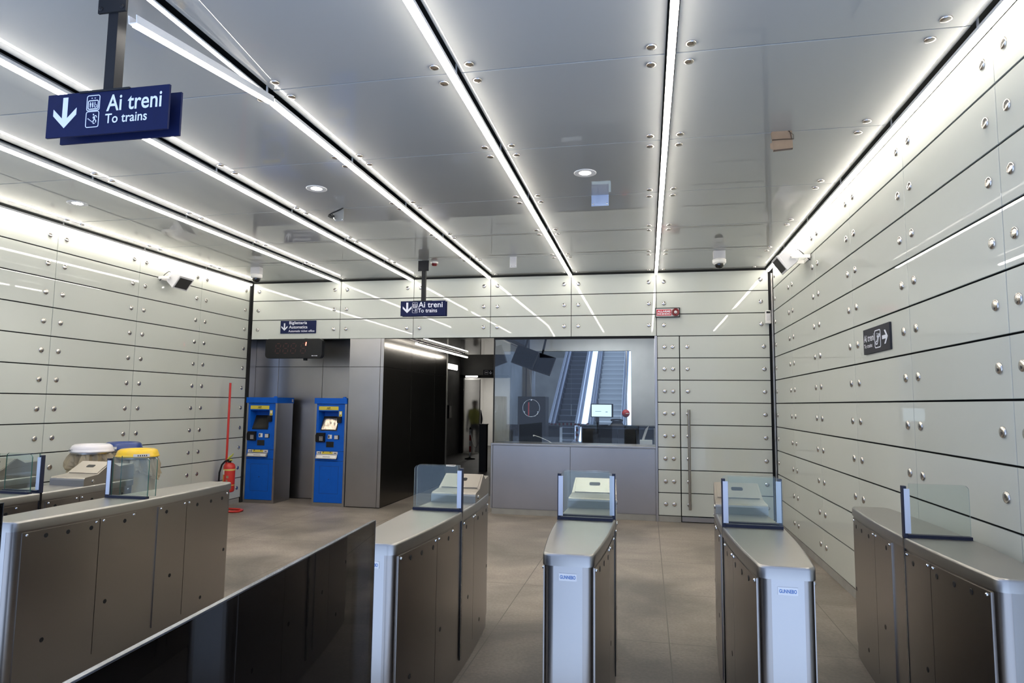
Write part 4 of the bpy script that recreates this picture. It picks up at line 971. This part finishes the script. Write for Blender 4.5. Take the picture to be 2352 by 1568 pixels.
    return r
ticket_machine(-6.355, 'blue ticket machine in the left corner with a dark screen', pbr('dark_screen', (.02,.02,.018), .12, spec=.3))
ticket_machine(-5.10, 'blue ticket machine beside the steel pier with a shiny silver screen', pbr('film_screen', (.30,.26,.225), .16, .85, bump=.5, bscale=14))

# ------------------------------------------------------------------ bins
def bin_(x, y, h, mat, label, sticker):
    r = empty('waste_bin', (x, y, 0)); tag(r, label, 'bin', 'ring lid waste bins')
    b = MB(); b.lathe([(.205,h-.085),(.214,h-.080),(.214,h-.070),(.206,h-.064),(.204,h-.045),(.190,h-.015),(.165,h),(.135,h-.002),(.115,h-.02),(.112,h-.05)], n=40, cap=False); ld = b.obj('lid', mat, r)
    b = MB(); b.cyl((0,.17,0), (0,.17,h-.08), .02, 12); b.lathe([(.22,0),(.22,.02),(.20,.035)], n=28); b.lathe([(.196,h-.10),(.196,h-.075)], n=28, cap=False); b.obj('stand', M_STEELW, r)
    rnd = random.Random(sticker); b = MB(); n = 48; rings = []
    ph = [rnd.uniform(0,6.28) for _ in range(6)]
    for k, (z, rr, am) in enumerate(((h-.075,.180,.006),(h-.10,.174,.030),(h-.14,.188,.044),(h-.20,.205,.060),(h-.25,.216,.064),(h-.29,.214,.070))):
        ring = []
        for i in range(n):
            a = 2*PI*i/n; w = math.sin(5*a+ph[0])*.8+.8*math.sin(9*a+ph[1]+k*.3)+.8*math.sin(16*a+ph[2]-k*.5)
            R_ = rr+am*w*.5; ring.append((R_*math.cos(a), R_*math.sin(a), z+.018*k*.5*math.sin(3*a+ph[3])))
        rings.append(ring)
    b.loft(rings, True, False, False); b.obj('bag_skirt', M_BAG, r)
    b = MB(); rings = []
    for z, rr in ((h-.08,.165),(h-.4,.175),(.45,.17),(.22,.10),(.18,.03)):
        rings.append([((rr+.012*math.sin(7*2*PI*i/n+z*4))*math.cos(2*PI*i/n), (rr+.012*math.sin(7*2*PI*i/n+z*4))*math.sin(2*PI*i/n), z) for i in range(n)])
    b.loft(rings, True, True); b.obj('bag', M_BAG, r)
    a0 = {1: -2.55, 2: -1.9, 3: -1.05}[sticker]; b = MB(); n = 8
    P = []
    for i in range(n+1):
        a = a0+.75*i/n; P += [(.2165*math.cos(a), .2165*math.sin(a), h-.075), (.2095*math.cos(a), .2095*math.sin(a), h-.045)]
    b.add(P, [(2*i,2*i+2,2*i+3,2*i+1) for i in range(n)])
    for i in range(2,n-1):
        a = a0+.75*i/n; a2 = a+.05; q = .2175
        b.add([(q*math.cos(a),q*math.sin(a),h-.068),(q*math.cos(a2),q*math.sin(a2),h-.068),(.2125*math.cos(a2),.2125*math.sin(a2),h-.054),(.2125*math.cos(a),.2125*math.sin(a),h-.054)], [(0,1,2,3)], mi=1)
    b.obj('lid_label', [M_GREY, M_POST], ld)
    return r
bin_(-6.00, 6.28, 1.195, M_LIDW, 'waste bin with a white ring lid and beige bag', 1)
bin_(-6.23, 6.98, 1.175, M_LIDB, 'waste bin with a dark blue ring lid behind the other two bins', 2)
bin_(-5.45, 6.32, 1.155, M_LIDY, 'waste bin with a yellow ring lid and beige bag', 3)

# ------------------------------------------------------------------ fire extinguisher and its stand
r = empty('extinguisher_stand', (-6.505, 9.42, 0)); tag(r, 'tall red stand pole beside the left back corner', 'stand')
b = MB(); b.cyl((0,0,.02), (0,0,1.97), .017, 14); b.obj('pole', M_RED, r)
b = MB(); P = [(-.0,0,.018),(.0,-.22,.018),(.05,-.28,.018),(.36,-.30,.018),(.42,-.25,.018),(.40,-.12,.018),(.34,-.08,.018),(.05,-.06,.018),(0,0,.018)]; b.tube(P, .017, 10); b.obj('foot', M_RED, r)
b = MB(); b.tube([(0,0,.76),(.04,-.03,.775),(.075,-.04,.76),(.075,-.045,.735)], .011, 8); b.obj('hook', M_RED, r)
r = empty('fire_extinguisher', (-6.405, 9.36, .27)); tag(r, 'red fire extinguisher with yellow handle hung on the red pole', 'extinguisher')
b = MB(); b.lathe([(.06,0),(.082,.012),(.088,.035),(.088,.385),(.080,.42),(.055,.445),(.028,.455)], n=28); b.obj('cylinder', M_RED, r)
b = MB(); b.lathe([(.0885,.335),(.0888,.336),(.0888,.358),(.0885,.359)], n=28, cap=False); b.lathe([(.0885,.105),(.0888,.106),(.0888,.118),(.0885,.119)], n=28, cap=False)
b.obj('yellow_band', pbr('pale_yellow', (.62,.52,.14), .5), r)
def patch(mb, a0, a1, z0, z1, q, mi=0, n=6):
    P = []
    for i in range(n+1):
        a = a0+(a1-a0)*i/n; P += [(q*math.cos(a),q*math.sin(a),z0),(q*math.cos(a),q*math.sin(a),z1)]
    mb.add(P, [(2*i,2*i+2,2*i+3,2*i+1) for i in range(n)], mi=mi)
b = MB(); patch(b, -2.55, -1.85, .275, .345, .0895, 0); patch(b, -2.6, -1.98, .11, .27, .0892, 1); patch(b, -1.45,-1.05,.22,.26,.0895,2); patch(b,-1.5,-1.2,.17,.20,.0895,2)
b.obj('sticker', [M_WPL, pbr('orange_label',(.60,.30,.02),.5), M_CARD], r)
b = MB(); b.cyl((0,0,.45), (0,0,.50), .024, 14); b.box(-.03,.03,-.02,.02,.475,.505); b.obj('valve', M_BLACK, r)
M_LIME = pbr('lime_yellow', (.62,.66,.10), .4)
b = MB(); b.tube([(-.035,0,.505),(.0,-.01,.535),(.05,-.03,.565),(.085,-.04,.60)], [.013,.014,.012,.006], 8); b.tube([(-.01,0,.47),(.03,-.02,.505),(.07,-.04,.495)], [.015,.013,.008], 8); b.obj('handle', M_LIME, r)
b = MB(); b.tube([(-.02,0,.48),(-.07,-.01,.475),(-.12,-.02,.42),(-.15,-.03,.30),(-.155,-.03,.12),(-.14,-.03,.02)], .014, 10); b.obj('hose', M_BLACK, r)

# ------------------------------------------------------------------ world and render look
w = bpy.data.worlds.new('World'); SC.world = w; w.use_nodes = True
nt = w.node_tree; nt.nodes.clear()
bg = nt.nodes.new('ShaderNodeBackground'); wo = nt.nodes.new('ShaderNodeOutputWorld'); nt.links.new(bg.outputs[0], wo.inputs[0])
bg.inputs[0].default_value = (.50, .65, 1., 1); bg.inputs[1].default_value = .8
SC.view_settings.view_transform = 'Standard'; SC.view_settings.look = 'None'; SC.view_settings.exposure = .72; SC.view_settings.gamma = 1
SC.view_settings.use_curve_mapping = False
try:
    SC.cycles.use_denoising = True
    SC.cycles.max_bounces = 10; SC.cycles.diffuse_bounces = 4; SC.cycles.glossy_bounces = 5; SC.cycles.transparent_max_bounces = 16
    SC.cycles.caustics_reflective = False; SC.cycles.caustics_refractive = False
    SC.cycles.sample_clamp_indirect = 2.5
except Exception: pass
